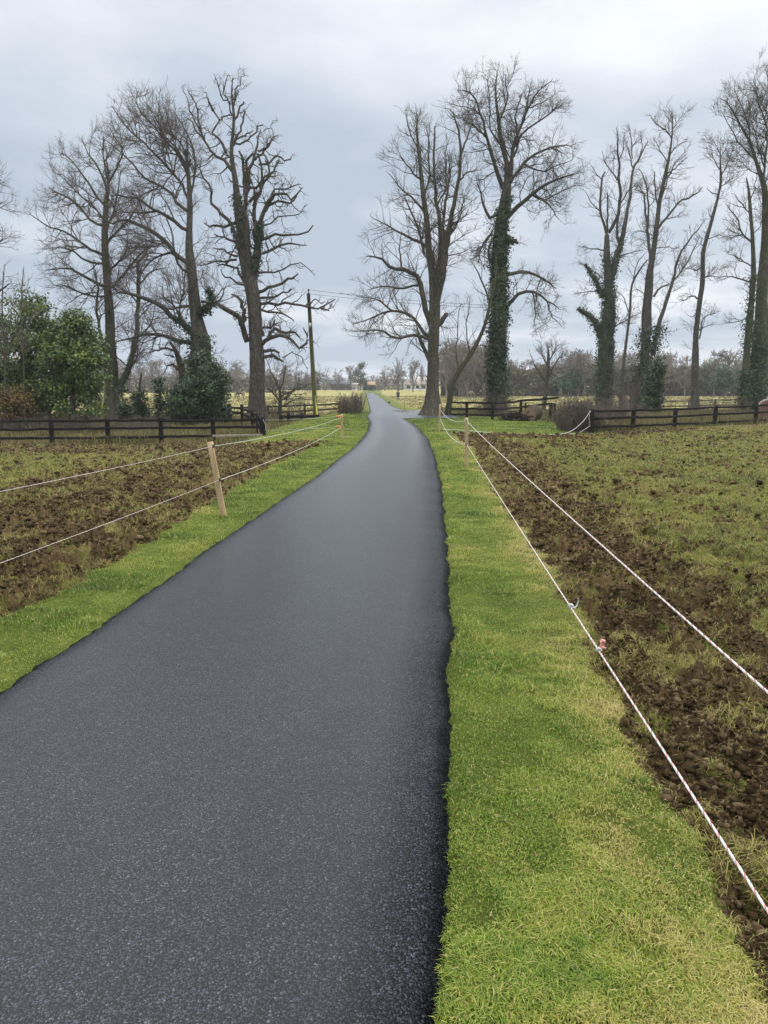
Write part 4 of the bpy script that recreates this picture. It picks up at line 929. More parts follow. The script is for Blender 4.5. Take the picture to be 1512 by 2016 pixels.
# --- small trees behind the middle fence
bare_tree('small_tree', 'small dark bare tree behind the sagging middle fence', 66, PX, [
 ([(1070, 802), (1075, 770), (1079, 735), (1080, 700), (1078, 680)], [5, 4.2, 3.4, 2.5, 1]), ([(1078, 745), (1095, 715), (1110, 690)], [2.2, 1.5, .6]), ([(1077, 755), (1055, 725), (1045, 700)], [2.2, 1.5, .6]), ([(1079, 725), (1068, 700), (1066, 675)], [1.8, 1.2, .5]), ([(1080, 715), (1092, 690), (1094, 670)], [1.8, 1.2, .5]), ([(1076, 765), (1100, 745), (1125, 735)], [1.8, 1.2, .5])
], 'slim', M['bark_moss'], M['twig_red'], 25, crown_from=.25, dens=1.4, flare=.1)
bare_tree('small_tree', 'small crooked thorn tree between the gnarled tree and the utility pole', 52, PX, [
 ([(549, 822), (551, 800), (552, 775), (548, 760)], [6, 4.5, 3.5, 2]), ([(551, 795), (575, 770), (590, 755)], [2.5, 1.6, .6]), ([(551, 790), (530, 765), (515, 745)], [2.5, 1.6, .6]), ([(550, 770), (560, 740), (562, 720)], [2, 1.2, .5]), ([(549, 765), (535, 735), (528, 715)], [1.8, 1.2, .5]), ([(552, 780), (600, 760), (635, 745)], [1.8, 1.2, .5]), ([(552, 800), (590, 785), (625, 790)], [1.8, 1.2, .5])
], 'curly', M['bark_grey'], M['twig_red'], 26, crown_from=.2, dens=1.2, flare=.1)

# ------------------------------------------------------------------ leafy bushes
def leafy(name, label, Y, blobs, n, size, leafm, seed, stems=(), cat='bush', group=None, depth=.8, clus=.16):
    """blobs in photo pixels (x, y, rx, ry); clumps of leaves spread through the outer half of each blob"""
    g = np.random.default_rng(seed); k = px2m(Y)
    x0 = np.mean([b[0] for b in blobs]); p0 = at(x0, 800, Y); z0 = bz(p0[0], Y)
    root = empty(name, (p0[0], Y, z0), label, cat, group)
    area = np.array([b[2] * b[3] for b in blobs], float); area /= area.sum()
    C, Nn, T = [], [], []
    for b, a in zip(blobs, area):
        c = at(b[0], b[1], Y + g.uniform(-.5, .5)); rx, rz = b[2] * k, b[3] * k; ry = rx * depth
        nc = max(6, int(n * a / 60))
        v = unit(g.normal(0, 1, (nc, 3))); rr = g.uniform(.45, 1.05, nc) ** .6
        cc = c + v * np.array([rx, ry, rz]) * rr[:, None]
        per = 60; q = np.repeat(cc, per, 0) + g.normal(0, 1, (nc * per, 3)) * clus * np.array([1.2, 1.2, .8])
        C.append(q); Nn.append(np.repeat(v, per, 0) * .7 + np.array([0, -.2, .5])); T.append(np.repeat(g.normal(0, .2, nc), per))
    C = np.vstack(C); Nn = np.vstack(Nn); T = np.concatenate(T)
    keep = C[:, 2] > base(C[:, 0], C[:, 1]) + .02
    C, Nn, T = C[keep], Nn[keep], T[keep]
    V, Q = leaf_quads(C, Nn, size, g)
    tint = np.repeat(np.clip(.45 + T + g.normal(0, .14, len(C)), 0, 1), 4)
    mesh_obj('foliage', V, [Q], leafm, root, attrs={'tint': tint})
    mb = MB()
    for (pts, r) in stems:
        P = np.array([at(a, b_, Y + g.uniform(-.3, .3)) for a, b_ in pts]); P[0, 2] = bz(P[0, 0], P[0, 1]) - .1
        Pr, Rr_ = resample(P, np.linspace(r * k, r * k * .35, len(P)), 14); mb.tube(Pr, Rr_, 7)
    if stems: mb.build('stem', M['bark_grey'], root, smooth=True)
    return root

leafy('evergreen_bush', 'tall dark evergreen bush at the left border, taller of the two', 38, [(40, 640, 55, 60), (20, 700, 60, 70), (75, 680, 50, 60), (60, 605, 30, 32), (30, 780, 55, 60), (70, 760, 50, 60), (55, 835, 55, 35), (90, 640, 22, 30), (104, 690, 30, 50), (95, 780, 35, 50), (-30, 740, 50, 90)], 30000, .13, M['evergreen'], 31,
      stems=[([(40, 860), (45, 740), (42, 600)], 7), ([(20, 860), (10, 720), (15, 640)], 6), ([(80, 860), (85, 740), (75, 650)], 6)])
leafy('evergreen_bush', 'rounder lighter green evergreen bush right of the tall dark one', 37, [(150, 660, 42, 45), (140, 700, 52, 60), (170, 730, 35, 60), (110, 740, 40, 60), (150, 790, 50, 60), (185, 690, 18, 35), (120, 845, 60, 28), (145, 630, 24, 22)], 26000, .13, M['evergreen'], 32,
      stems=[([(140, 860), (145, 760), (150, 650)], 7), ([(170, 860), (180, 760), (172, 690)], 5), ([(100, 860), (95, 780), (105, 700)], 5)])
leafy('amber_shrub', 'small amber leaved shrub low in front of the tall evergreen bush', 36, [(25, 790, 30, 32), (10, 820, 28, 30), (45, 815, 20, 26)], 4200, .11, M['amber_leaf'], 33, stems=[([(25, 865), (25, 800), (28, 765)], 3), ([(35, 865), (42, 820)], 2.5)], cat='shrub', clus=.22)
leafy('ivy_bush', 'dense rounded ivy bush at the foot of the swept beech', 41, [(385, 780, 45, 45), (365, 820, 35, 45), (415, 760, 32, 40), (400, 720, 28, 28), (420, 800, 28, 50), (350, 800, 22, 40), (430, 740, 20, 22), (385, 850, 45, 20)], 26000, .12, M['ivy'], 34, stems=[([(385, 865), (388, 780), (392, 715)], 8)])
leafy('ivied_stump', 'narrow ivied stump behind the left fence, left of a thinner one', 41, [(276, 790, 13, 22), (274, 815, 16, 26), (280, 840, 17, 25), (268, 785, 7, 12)], 3600, .11, M['ivy'], 35, stems=[([(276, 866), (276, 820), (275, 765), (279, 735)], 4)], cat='stump', clus=.13)
leafy('ivied_stump', 'slim ivied stick of a stump nearest the dense ivy bush', 41, [(315, 770, 8, 14), (314, 795, 9, 16), (313, 820, 10, 22), (316, 845, 9, 20), (312, 755, 5, 8)], 2200, .10, M['ivy'], 36, stems=[([(314, 866), (313, 820), (316, 770), (317, 745)], 3)], cat='stump', clus=.12)
leafy('ivied_stump', 'low ivied stump leaning beside the double stemmed tree', 43, [(190, 790, 10, 26), (245, 800, 8, 18), (240, 780, 6, 14), (250, 822, 8, 16)], 2400, .11, M['ivy'], 37, stems=[([(192, 860), (190, 790), (188, 760)], 4), ([(256, 850), (246, 805), (236, 760)], 4)], cat='stump', clus=.13)
leafy('ivy_bush', 'dark ivy bush swamping the foot of the tall forked tree', 56, [(1283, 790, 20, 45), (1278, 830, 22, 24), (1290, 750, 16, 32), (1262, 810, 12, 34), (1297, 720, 9, 20)], 12000, .14, M['ivy'], 38, stems=[([(1283, 850), (1284, 780), (1292, 715)], 6)])

# pale saplings standing against the evergreen bushes
for (lab, pts, r, sd) in (('pale thin sapling in front of the tall evergreen bush, the one nearest the left border', [(8, 862), (10, 720), (4, 600), (9, 520)], [2.2, 1.9, 1.4, .6], 41),
                          ('pale thin sapling rising through the gap between the evergreen bushes', [(50, 862), (46, 700), (42, 600), (47, 525)], [2, 1.7, 1.3, .6], 42),):
    bare_tree('sapling', lab, 35.5, PX, [(pts, r), ([pts[1], ((pts[1][0] + pts[2][0]) / 2 + 14, pts[2][1] + 30), (pts[2][0] + 25, pts[2][1] - 30)], [1.6, 1.2, .5]), ([pts[1], (pts[1][0] - 14, pts[2][1] + 40), (pts[1][0] - 20, pts[2][1])], [1.5, 1.1, .5])], 'slim', M['bark_lime'], M['twig_grey'], sd, crown_from=.4, dens=.9, flare=.1, cat='sapling')

# ------------------------------------------------------------------ twiggy hedges and scrub
def twiggy(name, label, area, Y, n, h, twigm, seed, cat='hedge', depth=1.2, lean=.22, dens=1.0, kind=None, group=None, rad=.014):
    """area: photo pixel x range; upright bare shoots with side twigs"""
    g = np.random.default_rng(seed)
    xa, xb = at(area[0], 800, Y)[0], at(area[1], 800, Y)[0]
    u = g.uniform(0, 1, n); x = xa + (xb - xa) * u; y = Y + g.uniform(-depth, depth, n)
    hh = np.interp(u, np.linspace(0, 1, len(h)), h) * g.uniform(.55, 1.1, n)
    z = base(x, y)
    K = 7; P = np.empty((n, K, 3)); P[:, 0] = np.stack([x, y, z - .05], -1)
    d = unit(np.stack([g.normal(0, lean, n), g.normal(0, lean, n), np.ones(n)], -1))
    for k in range(1, K):
        d = unit(d + g.normal(0, .12, d.shape)); P[:, k] = P[:, k - 1] + d * (hh / (K - 1))[:, None]
    Rd = np.linspace(1, .35, K)[None] * (rad * g.uniform(.7, 1.4, n))[:, None]
    P3, R3 = grow(P, Rd, g, .22 / dens, (.2, .8), (20, 60), 5, .17, .05, (.1, 1), .6, .007, .008)
    P4, R4 = grow(P3, R3, g, .22 / dens, (.12, .4), (20, 60), 4, .17, .05, (.1, 1), .6, .006, .008)
    V1, Q1 = tube_np(P, Rd, 4); V3, Q3 = tube_np(P3, R3, 3); V4, Q4 = tube_np(P4, R4, 3)
    xm = (xa + xb) / 2
    V = np.vstack([V1, V3, V4]); Q = np.vstack([Q1, Q3 + len(V1), Q4 + len(V1) + len(V3)])
    o = mesh_obj(name, V, [Q], twigm, smooth=True, origin=(xm, Y, bz(xm, Y)))
    return tag(o, label, cat, group, kind)
twiggy('bare_hedge', 'dense brown leafless hedge between the middle fence and the right fence', (1106, 1176), 29.5, 300, [.95, 1.3, 1.4, 1.3, .9], M['twig_red'], 51, depth=1.0)
twiggy('bare_bush', 'looser brown leafless scrub behind the right fence left of the ivy foot', (1165, 1255), 37, 150, [1.0, 1.3, 1.3, 1.0], M['twig_red'], 52, depth=1.8, dens=.8)
twiggy('bare_bush', 'low leafless bush beside the lane, right of the utility pole', (668, 712), 50, 150, [1.0, 1.5, 1.3], M['twig_red'], 53, cat='bush', depth=1.2, dens=.9)
twiggy('bare_bush', 'leafless bush round the foot of the crooked thorn tree', (520, 600), 53, 90, [1.2, 1.5, 1.0], M['twig_red'], 54, cat='bush', depth=1.2, dens=.8)
twiggy('bare_bush', 'reddish leafless scrub around the foot of the forked tree', (1215, 1300), 58, 130, [2.6, 3.4, 3.2, 2.4], M['twig_red'], 55, cat='bush', depth=1.6, dens=.7, rad=.018)
twiggy('bare_bush', 'thin leafless scrub between the slim tree and the big mossy tree', (1330, 1470), 54, 110, [1.2, 1.6, 1.2], M['twig_red'], 56, cat='bush', depth=1.5, dens=.7)
twiggy('bare_bush', 'thin upright scrub stems at the foot of the ivy column', (940, 1000), 48, 90, [1.2, 1.8, 1.4], M['twig_red'], 57, cat='bush', depth=1.2, dens=.8)
twiggy('bare_bush', 'tangled leafless scrub under the double stemmed tree behind the left fence', (205, 350), 46, 120, [1.2, 2.0, 2.4, 1.6], M['twig_red'], 58, cat='bush', depth=1.6, dens=.8)
twiggy('bare_bush', 'scrubby brambles below the evergreen bushes along the left fence', (0, 330), 35.5, 330, [.7, .9, .8, .7], M['twig_red'], 59, cat='bush', depth=.9, dens=.9, lean=.5)
# ------------------------------------------------------------------ projection of a world point to photo pixels
def proj(p):
    x, y, z = p[0], p[1], p[2] - CAMH
    w_ = y * cp - z * sp; u = y * sp + z * cp
    return 756 + F * x / w_, 1008 - F * u / w_

# ------------------------------------------------------------------ post and rail fences
def rail_fence(name, label, posts, rails, pw=.12, rh=.10, rt=.04, pm=None, rm=None, group=None, skip=(), cat='fence', jit=.012, front=True, rail_mats=None):
    """posts: (px, ytop, Y); rails: list of photo-y lists (one value per post, None = no rail there)"""
    pm = pm or M['black_wood']; rm = rm or pm
    xm, Ym = np.mean([at(p[0], 800, p[2])[0] for p in posts]), np.mean([p[2] for p in posts])
    root = empty(name, (xm, Ym, bz(xm, Ym)), label, cat, group)
    for i, (px, yt, Y) in enumerate(posts):
        if i in skip: continue
        t = at(px, yt, Y); b = MB(); lx = random.uniform(-.02, .02)
        b.beam((t[0] + lx, Y, bz(t[0], Y) - .2), (t[0], Y, t[2] + .03), pw, pw * .9, seg=4, jit=.004, up=(0, 1, 0))
        b.build('post', pm, root)
    off = -pw * .45 - rt * .55 if front else pw * .45 + rt * .55
    for ri, ys in enumerate(rails):
        for i in range(len(posts) - 1):
            if ys[i] is None or ys[i + 1] is None: continue
            a = at(posts[i][0], ys[i], posts[i][2]); c = at(posts[i + 1][0], ys[i + 1], posts[i + 1][2])
            d = unit((c - a)[None])[0]; a = a + np.array([0, off, 0]) + d * .006; c = c + np.array([0, off, 0]) - d * .006
            b = MB(); b.beam(a, c, rt, rh * random.uniform(.9, 1.08), seg=6, jit=jit, sag=random.uniform(0, .02))
            mm = (rail_mats or {}).get((ri, i), rm)
            o = b.build('rail', mm, root)
            if (ri, i) in (rail_mats or {}): o['label'] = 'pale unpainted bottom rail'
    return root

YL = gp(211, 873)[1]
rail_fence('rail_fence', 'long black three rail fence between the left paddock and the evergreen bushes',
           [(-120, 826, YL), (-8, 826, YL), (100, 825, YL), (211, 825, YL), (316, 824, YL), (419, 823, YL), (518, 822, YL + .3)],
           [[829, 829, 828, 828, 827, 827, 825], [846, 846, 844.5, 843, 842, 841, 840], [863, 863, 862, 861, 859.5, 858, 856]], pw=.15, rh=.10, rail_mats={(2, 5): M['pale_rail']})
rail_fence('rail_fence', 'black fence turning back from the left corner post towards the gnarled tree',
           [(516, 824, YL + .6), (508, 815, YL + 3.4), (497, 809, 35), (476, 797, 41), (453, 800, 47), (443, 800, 49)],
           [[827, 818, 812, 804, 802, 801], [843, 832, 824, 813, 810, 809]], pw=.17, rh=.12)
rail_fence('rail_fence', 'brown two rail fence behind the utility pole left of the lane',
           [(440, 801, 53), (528, 798, 53), (600, 795, 53), (668, 791, 53)], [[803, 801, 798, 794.5], [815, 813, 808.5, 804]], pm=M['brown_wood'], pw=.14, rh=.12)
rail_fence('low_rail', 'single low black rail on short posts left of the utility pole', [(553, 818, 46.5), (568, 814, 46.5), (594, 814, 46.5), (626, 817, 46.5)], [[820, 820, 819.5, 819]], pw=.2, rh=.16, cat='fence')
rail_fence('rail_fence', 'brown fence seen between the left trunks at the edge of the pale pasture',
           [(90, 801, 60), (145, 801, 60), (200, 801, 60), (255, 801, 60), (310, 800.5, 60), (365, 800, 60)], [[803.5] * 6, [815, 815, 814.5, 814, 814, 813.5]], pm=M['brown_wood'], pw=.13, rh=.11)
RP = [(1166, 807, 853), (1248, 805.5, 848), (1330.5, 804, 842), (1410, 799.5, 838), (1490, 796.5, 835), (1575, 793, 831)]
RY = [gp(a, c)[1] for a, b, c in RP]
rail_fence('rail_fence', 'black three rail fence along the far edge of the right paddock', [(a, b, y) for (a, b, c), y in zip(RP, RY)],
           [[809, 807.5, 806, 801.5, 798.5, 795], [824, 821, 819.5, 815, 812, 808.5], [839.5, 838, 834, 831, 827, 824]], pw=.15, rh=.095)
rail_fence('rail_fence', 'short black fence end running back from the right corner post into the brown hedge', [(1166, 808, RY[0] + .3), (1145, 804, RY[0] + 3.2), (1118, 800, RY[0] + 7)], [[809, 806, 802], [824, 819, 813], [839, 832, 824]], pw=.13, rh=.09, skip=(0,))
F3 = [(888, 793, 45), (919, 793, gp(919, 822)[1]), (970, 791.5, gp(970, 826)[1]), (1026, 788, 45), (1084, 794, gp(1084, 828)[1] + .5)]
rail_fence('rail_fence', 'sagging black fence with a tilted top rail between the ivy column and the brown hedge', F3,
           [[792.5, 792.5, 793, 789.5, None], [805, 804.5, 805, 801.5, 795], [815, 816, 818, 812.5, None]], pw=.15, rh=.12, skip=(0,), jit=.02)
b = MB(); a_ = at(1018, 789.5, 44.6); c_ = at(1100, 783, 44.2); b.beam(a_, c_, .05, .13, seg=6, jit=.015); o = b.build('loose_rail', M['black_wood'], origin=(a_ + c_) / 2)
tag(o, 'loose dark rail sticking up above the sagging fence beside the brown hedge', 'rail')
for (px, yt, yb, lx, lab) in ((1082, 793, 828, 5, 'leaning dark post where the sagging fence ends, left of the other'), (1093, 794, 826, -1, 'upright dark post close to the brown hedge'), (1035, 793, 812, 0, 'short dark post behind the log')):
    g_ = gp(px, yb); t = at(px + lx, yt, g_[1]); b = MB(); b.beam((g_[0], g_[1], g_[2] - .15), t, .15, .14, seg=4, jit=.006, up=(0, 1, 0)); o = b.build('fence_post', M['black_wood'], origin=g_); tag(o, lab, 'post')
rail_fence('rail_fence', 'brown fence behind the scrub on the right, in front of the pale pasture', [(1180, 790, 66), (1247, 789, 66), (1300, 788, 66), (1357, 787, 66), (1409, 786, 66), (1462, 785, 66), (1520, 785, 66)],
           [[792, 791, 790, 789, 787.5, 786.5, 786.5], [802, 801, 800, 799, 797.5, 797, 797]], pm=M['brown_wood'], pw=.12, rh=.10)
far = [(980 + 26.5 * i, 766.5, 185) for i in range(20)]
rail_fence('rail_fence', 'distant pale grey rail fence across the far side of the right pasture', far, [[767.6] * 20, [771.5] * 20], pm=M['grey_rail'], pw=.14, rh=.20, rt=.05, jit=.02)
far = [(530 + 22 * i, 762.2, 250) for i in range(9)]
rail_fence('rail_fence', 'distant thin rail fence below the far buildings left of the lane end', far, [[763] * 9, [765.5] * 9], pm=M['brown_wood'], pw=.14, rh=.16, rt=.05)
far = [(745 + 20 * i, 761.2, 262) for i in range(6)]
rail_fence('rail_fence', 'distant dark rail fence right of the lane end in front of the bungalow', far, [[762] * 6, [764.8] * 6], pm=M['brown_wood'], pw=.14, rh=.16, rt=.05)

# ------------------------------------------------------------------ wooden stakes of the electric fences
def stake(top, bot, label, wdt=.07, wrap=(), Y=None, far=False, group='wooden electric fence stakes'):
    g_ = gp(*bot); Y = Y or g_[1]; g_ = np.array([at(bot[0], bot[1], Y)[0], Y, 0]); g_[2] = bz(g_[0], Y)
    t = at(top[0], top[1], Y)
    root = empty('fence_stake', g_, label, 'stake', group)
    d = unit((g_ - t)[None])[0]
    b = MB(); b.beam(g_ + d * .25, t, wdt, wdt * .8, seg=6, jit=.0025, up=(0, 1, 0), taper=.94)
    b.build('post', M['stake_far'] if far else M['stake'], root)
    pts = []
    for (px, py, m_) in wrap:
        c = at(px, py, Y - wdt * .45); k = MB()
        k.tube([c + np.array([0, .02, -.0]), c + np.array([0, -.012, 0]), c + np.array([0, -.03, .004])], [.012, .018, .011], 8)
        k.tube([c + np.array([0, -.022, .02]), c + np.array([0, -.04, .0]), c + np.array([0, -.022, -.02])], .006, 6)
        k.build('insulator', M[m_], root, smooth=True); pts.append(c + np.array([0, -.03, 0]))
    return root, pts, t, g_

sA, wA, tA, gA = stake((413.5, 870), (440, 1016), 'pale wooden stake leaning left at the edge of the churned left paddock', .075, [(420.5, 878, 'insulator_black'), (433, 944.5, 'insulator_black')])
sB, wB, tB, gB = stake((673, 815), (673.5, 863), 'wooden stake with two orange insulators left of the lane', .075, [(673, 821, 'insulator_black'), (673, 840.5, 'insulator_black')])
sC, wC, tC, gC = stake((918.5, 822), (918.5, 921), 'pale wooden stake on the right verge, nearer the camera of the two there', .072, [(918.5, 829, 'insulator_black'), (918.5, 875, 'insulator_black')])
sD, wD, tD, gD = stake((866.5, 796), (864.5, 849), 'thin wooden stake on the right verge in front of the lime trunk', .075, [(867, 806, 'insulator_black'), (866.5, 824, 'insulator_black')])
FSL = [stake((700.5, 786), (700, 809), 'far stake left of the lane, first beyond the leafless bush', .09, far=True, wrap=[(700, 789, 'insulator_black')]),
       stake((710.5, 774), (710.5, 798), 'far stake left of the lane, tallest of the three there', .11, far=True), stake((713, 770), (713, 789), 'far stake left of the lane, last of the three there', .11, far=True)]
FSR = [stake((796.5, 784.5), (796.5, 807), 'thin far stake right of the lane by the turning, closest to the lime', .075, far=True), stake((769.6, 776.5), (769.6, 793), 'far stake right of the lane left of the dark horse', .085, far=True),
       stake((746.5, 771.5), (746.5, 783), 'far stake right of the lane between the dark horse and the lane end', .10, far=True), stake((738, 768.8), (738, 777), 'farthest stake right of the lane where the tarmac ends', .12, far=True)]
# orange insulators that stand off stake B
for (px, py) in ((666, 820), (666, 840)):
    c = at(px, py, gB[1]); e = at(673, py, gB[1]); b = MB()
    b.tube([e, e * .4 + c * .6], .012, 6); b.tube([c + np.array([.07, 0, 0]), c + np.array([.05, 0, 0]), c, c - np.array([.05, 0, 0]), c - np.array([.07, 0, 0])], [.02, .038, .027, .038, .02], 10)
    b.build('insulator', M['insulator_orange'], sB, smooth=True)

# ------------------------------------------------------------------ ropes
def rope_path(pts, sag=.0, n=40):
    out = []
    for i in range(len(pts) - 1):
        a, c = np.asarray(pts[i], float), np.asarray(pts[i + 1], float); s_ = sag[i] if isinstance(sag, (list, tuple)) else sag
        t = np.linspace(0, 1, n, endpoint=(i == len(pts) - 2))[:, None]
        p = a + (c - a) * t; p[:, 2] -= (4 * s_ * t * (1 - t))[:, 0]; out.append(p)
    return np.vstack(out)

def rope(label, path, r=.0045, twist=True, name='fence_rope', group='white fence ropes'):
    path = np.asarray(path); o0 = path.mean(0)
    root = empty(name, o0, label, 'rope', group)
    seg = np.concatenate([[0], np.cumsum(np.linalg.norm(np.diff(path, axis=0), axis=1))]); L = seg[-1]
    if not twist:
        V, Q = tube_np(path[None], np.full((1, len(path)), r), 6); mesh_obj('cord', V, [Q], M['rope_white'], root, smooth=True); return root
    pitch = .055; nn_ = int(L / pitch * 7); s = np.linspace(0, L, nn_)
    P = np.stack([np.interp(s, seg, path[:, k]) for k in range(3)], -1)
    T = unit(np.gradient(P, axis=0)); A = unit(np.cross(T, np.array([0, 0, 1.0]))); B = np.cross(T, A)
    for nm, ks, m_ in (('cord', (0, 1, 2), 'rope_white'), ('red_strand', (3,), 'rope_red')):
        Vs, Fs, nV = [], [], 0
        for k in ks:
            ph = 2 * math.pi * s / pitch + k * math.pi / 2
            Pk = P + (A * np.cos(ph)[:, None] + B * np.sin(ph)[:, None]) * r * .55
            V, Q = tube_np(Pk[None], np.full((1, nn_), r * (.56 if k < 3 else .50)), 5); Vs.append(V); Fs.append(Q + nV); nV += len(V)
        mesh_obj(nm, np.vstack(Vs), [np.vstack(Fs)], M[m_], root, smooth=True)
    return root

def cut(a, b, px):
    """point of segment a-b seen at photo column px"""
    lo, hi = 0., 1.
    for _ in range(50):
        m_ = (lo + hi) / 2; q = a + (b - a) * m_
        if (proj(q)[0] < px): lo = m_
        else: hi = m_
    return a + (b - a) * lo

nt_ = at(1512, 1345, 1.92); nb_ = at(1512, 1785, 1.50)
def beyond(a, b, Y): return a + (b - a) * ((Y - a[1]) / (b[1] - a[1]))
Rt_end = beyond(wC[0], nt_, -1.3); Rb_end = beyond(wC[1], nb_, -1.3)
rope('upper white rope with red fleck along the right verge, crossing the right border', rope_path([wC[0], Rt_end], [.04], 60), .0038)
rb = rope('lower red flecked white rope along the right verge with a knot and red tag', rope_path([wC[1], Rb_end], [.02], 60), .0038)
# hidden-from-frame stake that carries the near ends
zt = min(Rt_end[2], 1.0)
b = MB(); b.beam((Rt_end[0], -1.34, bz(0, 0) - .2), (Rt_end[0], -1.34, Rt_end[2] + .08), .07, .06, seg=4, up=(0, 1, 0)); o = b.build('fence_stake', M['stake'], origin=(Rt_end[0], -1.34, 0)); tag(o, 'pale wooden stake beside the lane behind the viewer carrying the right ropes', 'stake', 'wooden electric fence stakes')
kn = cut(wC[1], Rb_end, 1124) - np.array([0, 0, .010])
b = MB(); th = np.linspace(0, 4 * math.pi, 40); d_ = unit((Rb_end - wC[1])[None])[0]
b.tube(kn + np.stack([np.cos(th) * .011, np.linspace(-.016, .016, 40), np.sin(th) * .011], -1), .0042, 6)
b.tube(kn + np.array([[0, 0, 0], [.018, 0, -.012], [.034, .004, .0], [.040, 0, .028], [.036, -.004, .045]]), [.004, .0045, .0045, .004, .003], 6)
b.build('knot', M['rope_white'], rb, smooth=True)
tg = cut(wC[1], Rb_end, 1179) - np.array([0, 0, .012])
b = MB(); b.tube(tg + np.stack([np.cos(th) * .009, np.linspace(-.012, .012, 40), np.sin(th) * .009], -1), .004, 6); b.build('knot', M['rope_white'], rb, smooth=True)
b = MB(); b.tube(tg + np.array([[0, 0, 0], [.008, 0, .016], [.014, .002, .026], [.022, 0, .036], [.020, -.008, .044], [.010, -.006, .046], [.006, -.004, .036]]), [.004, .005, .007, .009, .008, .007, .004], 7)
b.tube(tg + np.array([[.004, 0, .004], [.022, .004, .012], [.030, 0, .006]]), [.004, .007, .004], 6); b.build('tag', M['ribbon_red'], rb, smooth=True)
rope('slack upper white rope between the two right verge stakes', rope_path([wD[0], wC[0]], [.16]), .006, False)
rope('slack lower white rope between the two right verge stakes', rope_path([wD[1], wC[1]], [.22]), .006, False)
yc = RY[0] - .12
def onland(px, py, lift=.03):
    q = gp(px, py); q[2] += lift; return q
P1 = [at(1162, 809, yc), at(1150, 827, yc - .3), at(1129, 846, yc - 1.0), onland(1105, 856), onland(1060, 857), onland(1000, 855.5), onland(960, 853), onland(915, 849), onland(872, 847)]
rope('white rope drooping from the right corner post and lying along the paddock edge', resample(P1, np.ones(len(P1)), 90)[0], .009, False)
P2 = [at(1162, 838, yc), at(1150, 846, yc - .4), at(1137, 853, yc - .9), onland(1118, 857, .05), onland(1100, 858, .04)]
rope('shorter white rope drooping from lower down the right corner post', resample(P2, np.ones(len(P2)), 40)[0], .008, False)
P3 = [at(1163, 808, yc - .02), at(1160, 820, yc - .04), at(1161.5, 838, yc - .02)]
rope('bit of white rope hanging down the face of the right corner post', resample(P3, np.ones(3), 12)[0], .007, False)
lt, lb = at(0, 960, 5.4), at(0, 1101, 5.4)
Lt_end, Lb_end = beyond(wA[0], lt, 2.2), beyond(wA[1], lb, 2.2)
rope('upper white rope left of the leaning stake, running out of the left border', rope_path([Lt_end, wA[0]], [.03], 60), .0028)
rope('lower white rope left of the leaning stake, above the churned mud', rope_path([Lb_end, wA[1]], [.03], 60), .0028)
b = MB(); b.beam((Lt_end[0], 2.15, -.2), (Lt_end[0], 2.15, Lt_end[2] + .08), .07, .06, seg=4, up=(0, 1, 0)); o = b.build('fence_stake', M['stake'], origin=(Lt_end[0], 2.15, 0)); tag(o, 'pale wooden stake outside the left border carrying the left ropes', 'stake', 'wooden electric fence stakes')
rope('upper white rope from the leaning stake to the stake with orange insulators', rope_path([wA[0], wB[0]], [.08]), .0038, False)
rope('lower white rope from the leaning stake to the stake with orange insulators', rope_path([wA[1], wB[1]], [.08]), .0038, False)
cL = YL + .15
rope('upper white rope from the orange insulators to the black corner post on the left', rope_path([at(664, 820, gB[1]), at(522, 827, cL)], [.03]), .0055, False)
rope('lower white rope from the orange insulators to the black corner post on the left', rope_path([at(664, 840, gB[1]), at(523, 847, cL)], [.03]), .0055, False)
rope('short white rope hanging down the black corner post on the left', rope_path([at(518, 826, cL - .1), at(523, 836, cL - .12), at(523, 848, cL - .1)], 0), .008, False)
rope('faint cord strung between the far stakes right of the lane', rope_path([FSR[0][2] - [0, 0, .1], FSR[1][2] - [0, 0, .1], FSR[2][2] - [0, 0, .1], FSR[3][2] - [0, 0, .1]], .06), .010, False, group=None)
rope('faint cord strung between the far stakes left of the lane', rope_path([FSL[0][2] - [0, 0, .1], FSL[1][2] - [0, 0, .1], FSL[2][2] - [0, 0, .1]], .05), .010, False, group=None)

# ------------------------------------------------------------------ utility pole
YP = 49.0
pb = at(621.5, 822, YP); pb[2] = bz(pb[0], YP); pt = at(607.3, 579, YP)
root = empty('utility_pole', pb, 'tall leaning greenish wooden utility pole beside the gnarled tree', 'utility pole')
b = MB(); dpl = unit((pt - pb)[None])[0]; b.tube([pb - dpl * .4, pb, (pb + pt) / 2, pt], [.165, .16, .135, .11], 14); b.build('pole', M['pole_wood'], root, smooth=True)
b = MB(); b.tube([pt - dpl * .02, pt + dpl * .05], [.125, .11], 12); b.tube([pt + np.array([.02, -.05, .05]), pt + np.array([.02, -.05, .22])], [.035, .03], 8); b.tube([pt + np.array([.02, -.05, .2]), pt + np.array([.02, -.05, .25]), pt + np.array([.02, -.05, .3])], [.05, .07, .04], 10); b.build('insulator', M['insulator_black'], root, smooth=True)
q = at(610.6, 640.5, YP - .15); b = MB(); b.beam(q - dpl * .14, q + dpl * .14, .14, .015, up=(0, 1, 0)); b.build('sign_plate', M['sign_white'], root)
q = at(610.6, 643, YP - .168); b = MB(); b.beam(q - dpl * .03, q + dpl * .05, .05, .012, up=(0, 1, 0)); b.build('sign_mark', M['insulator_black'], root)
g0 = at(624.5, 822, YP - .1); g0[2] = bz(g0[0], YP); g1 = at(618, 762, YP - .1)
b = MB(); b.tube([g0, g0 * .3 + g1 * .7, g1], [.045, .045, .035], 8); b.build('yellow_guard', M['yellow_guard'], root, smooth=True)
b = MB(); b.tube([g1, g1 * .5 + at(613, 690, YP - .14) * .5, at(613, 690, YP - .14)], .012, 6); b.build('earth_cable', M['wire'], root)
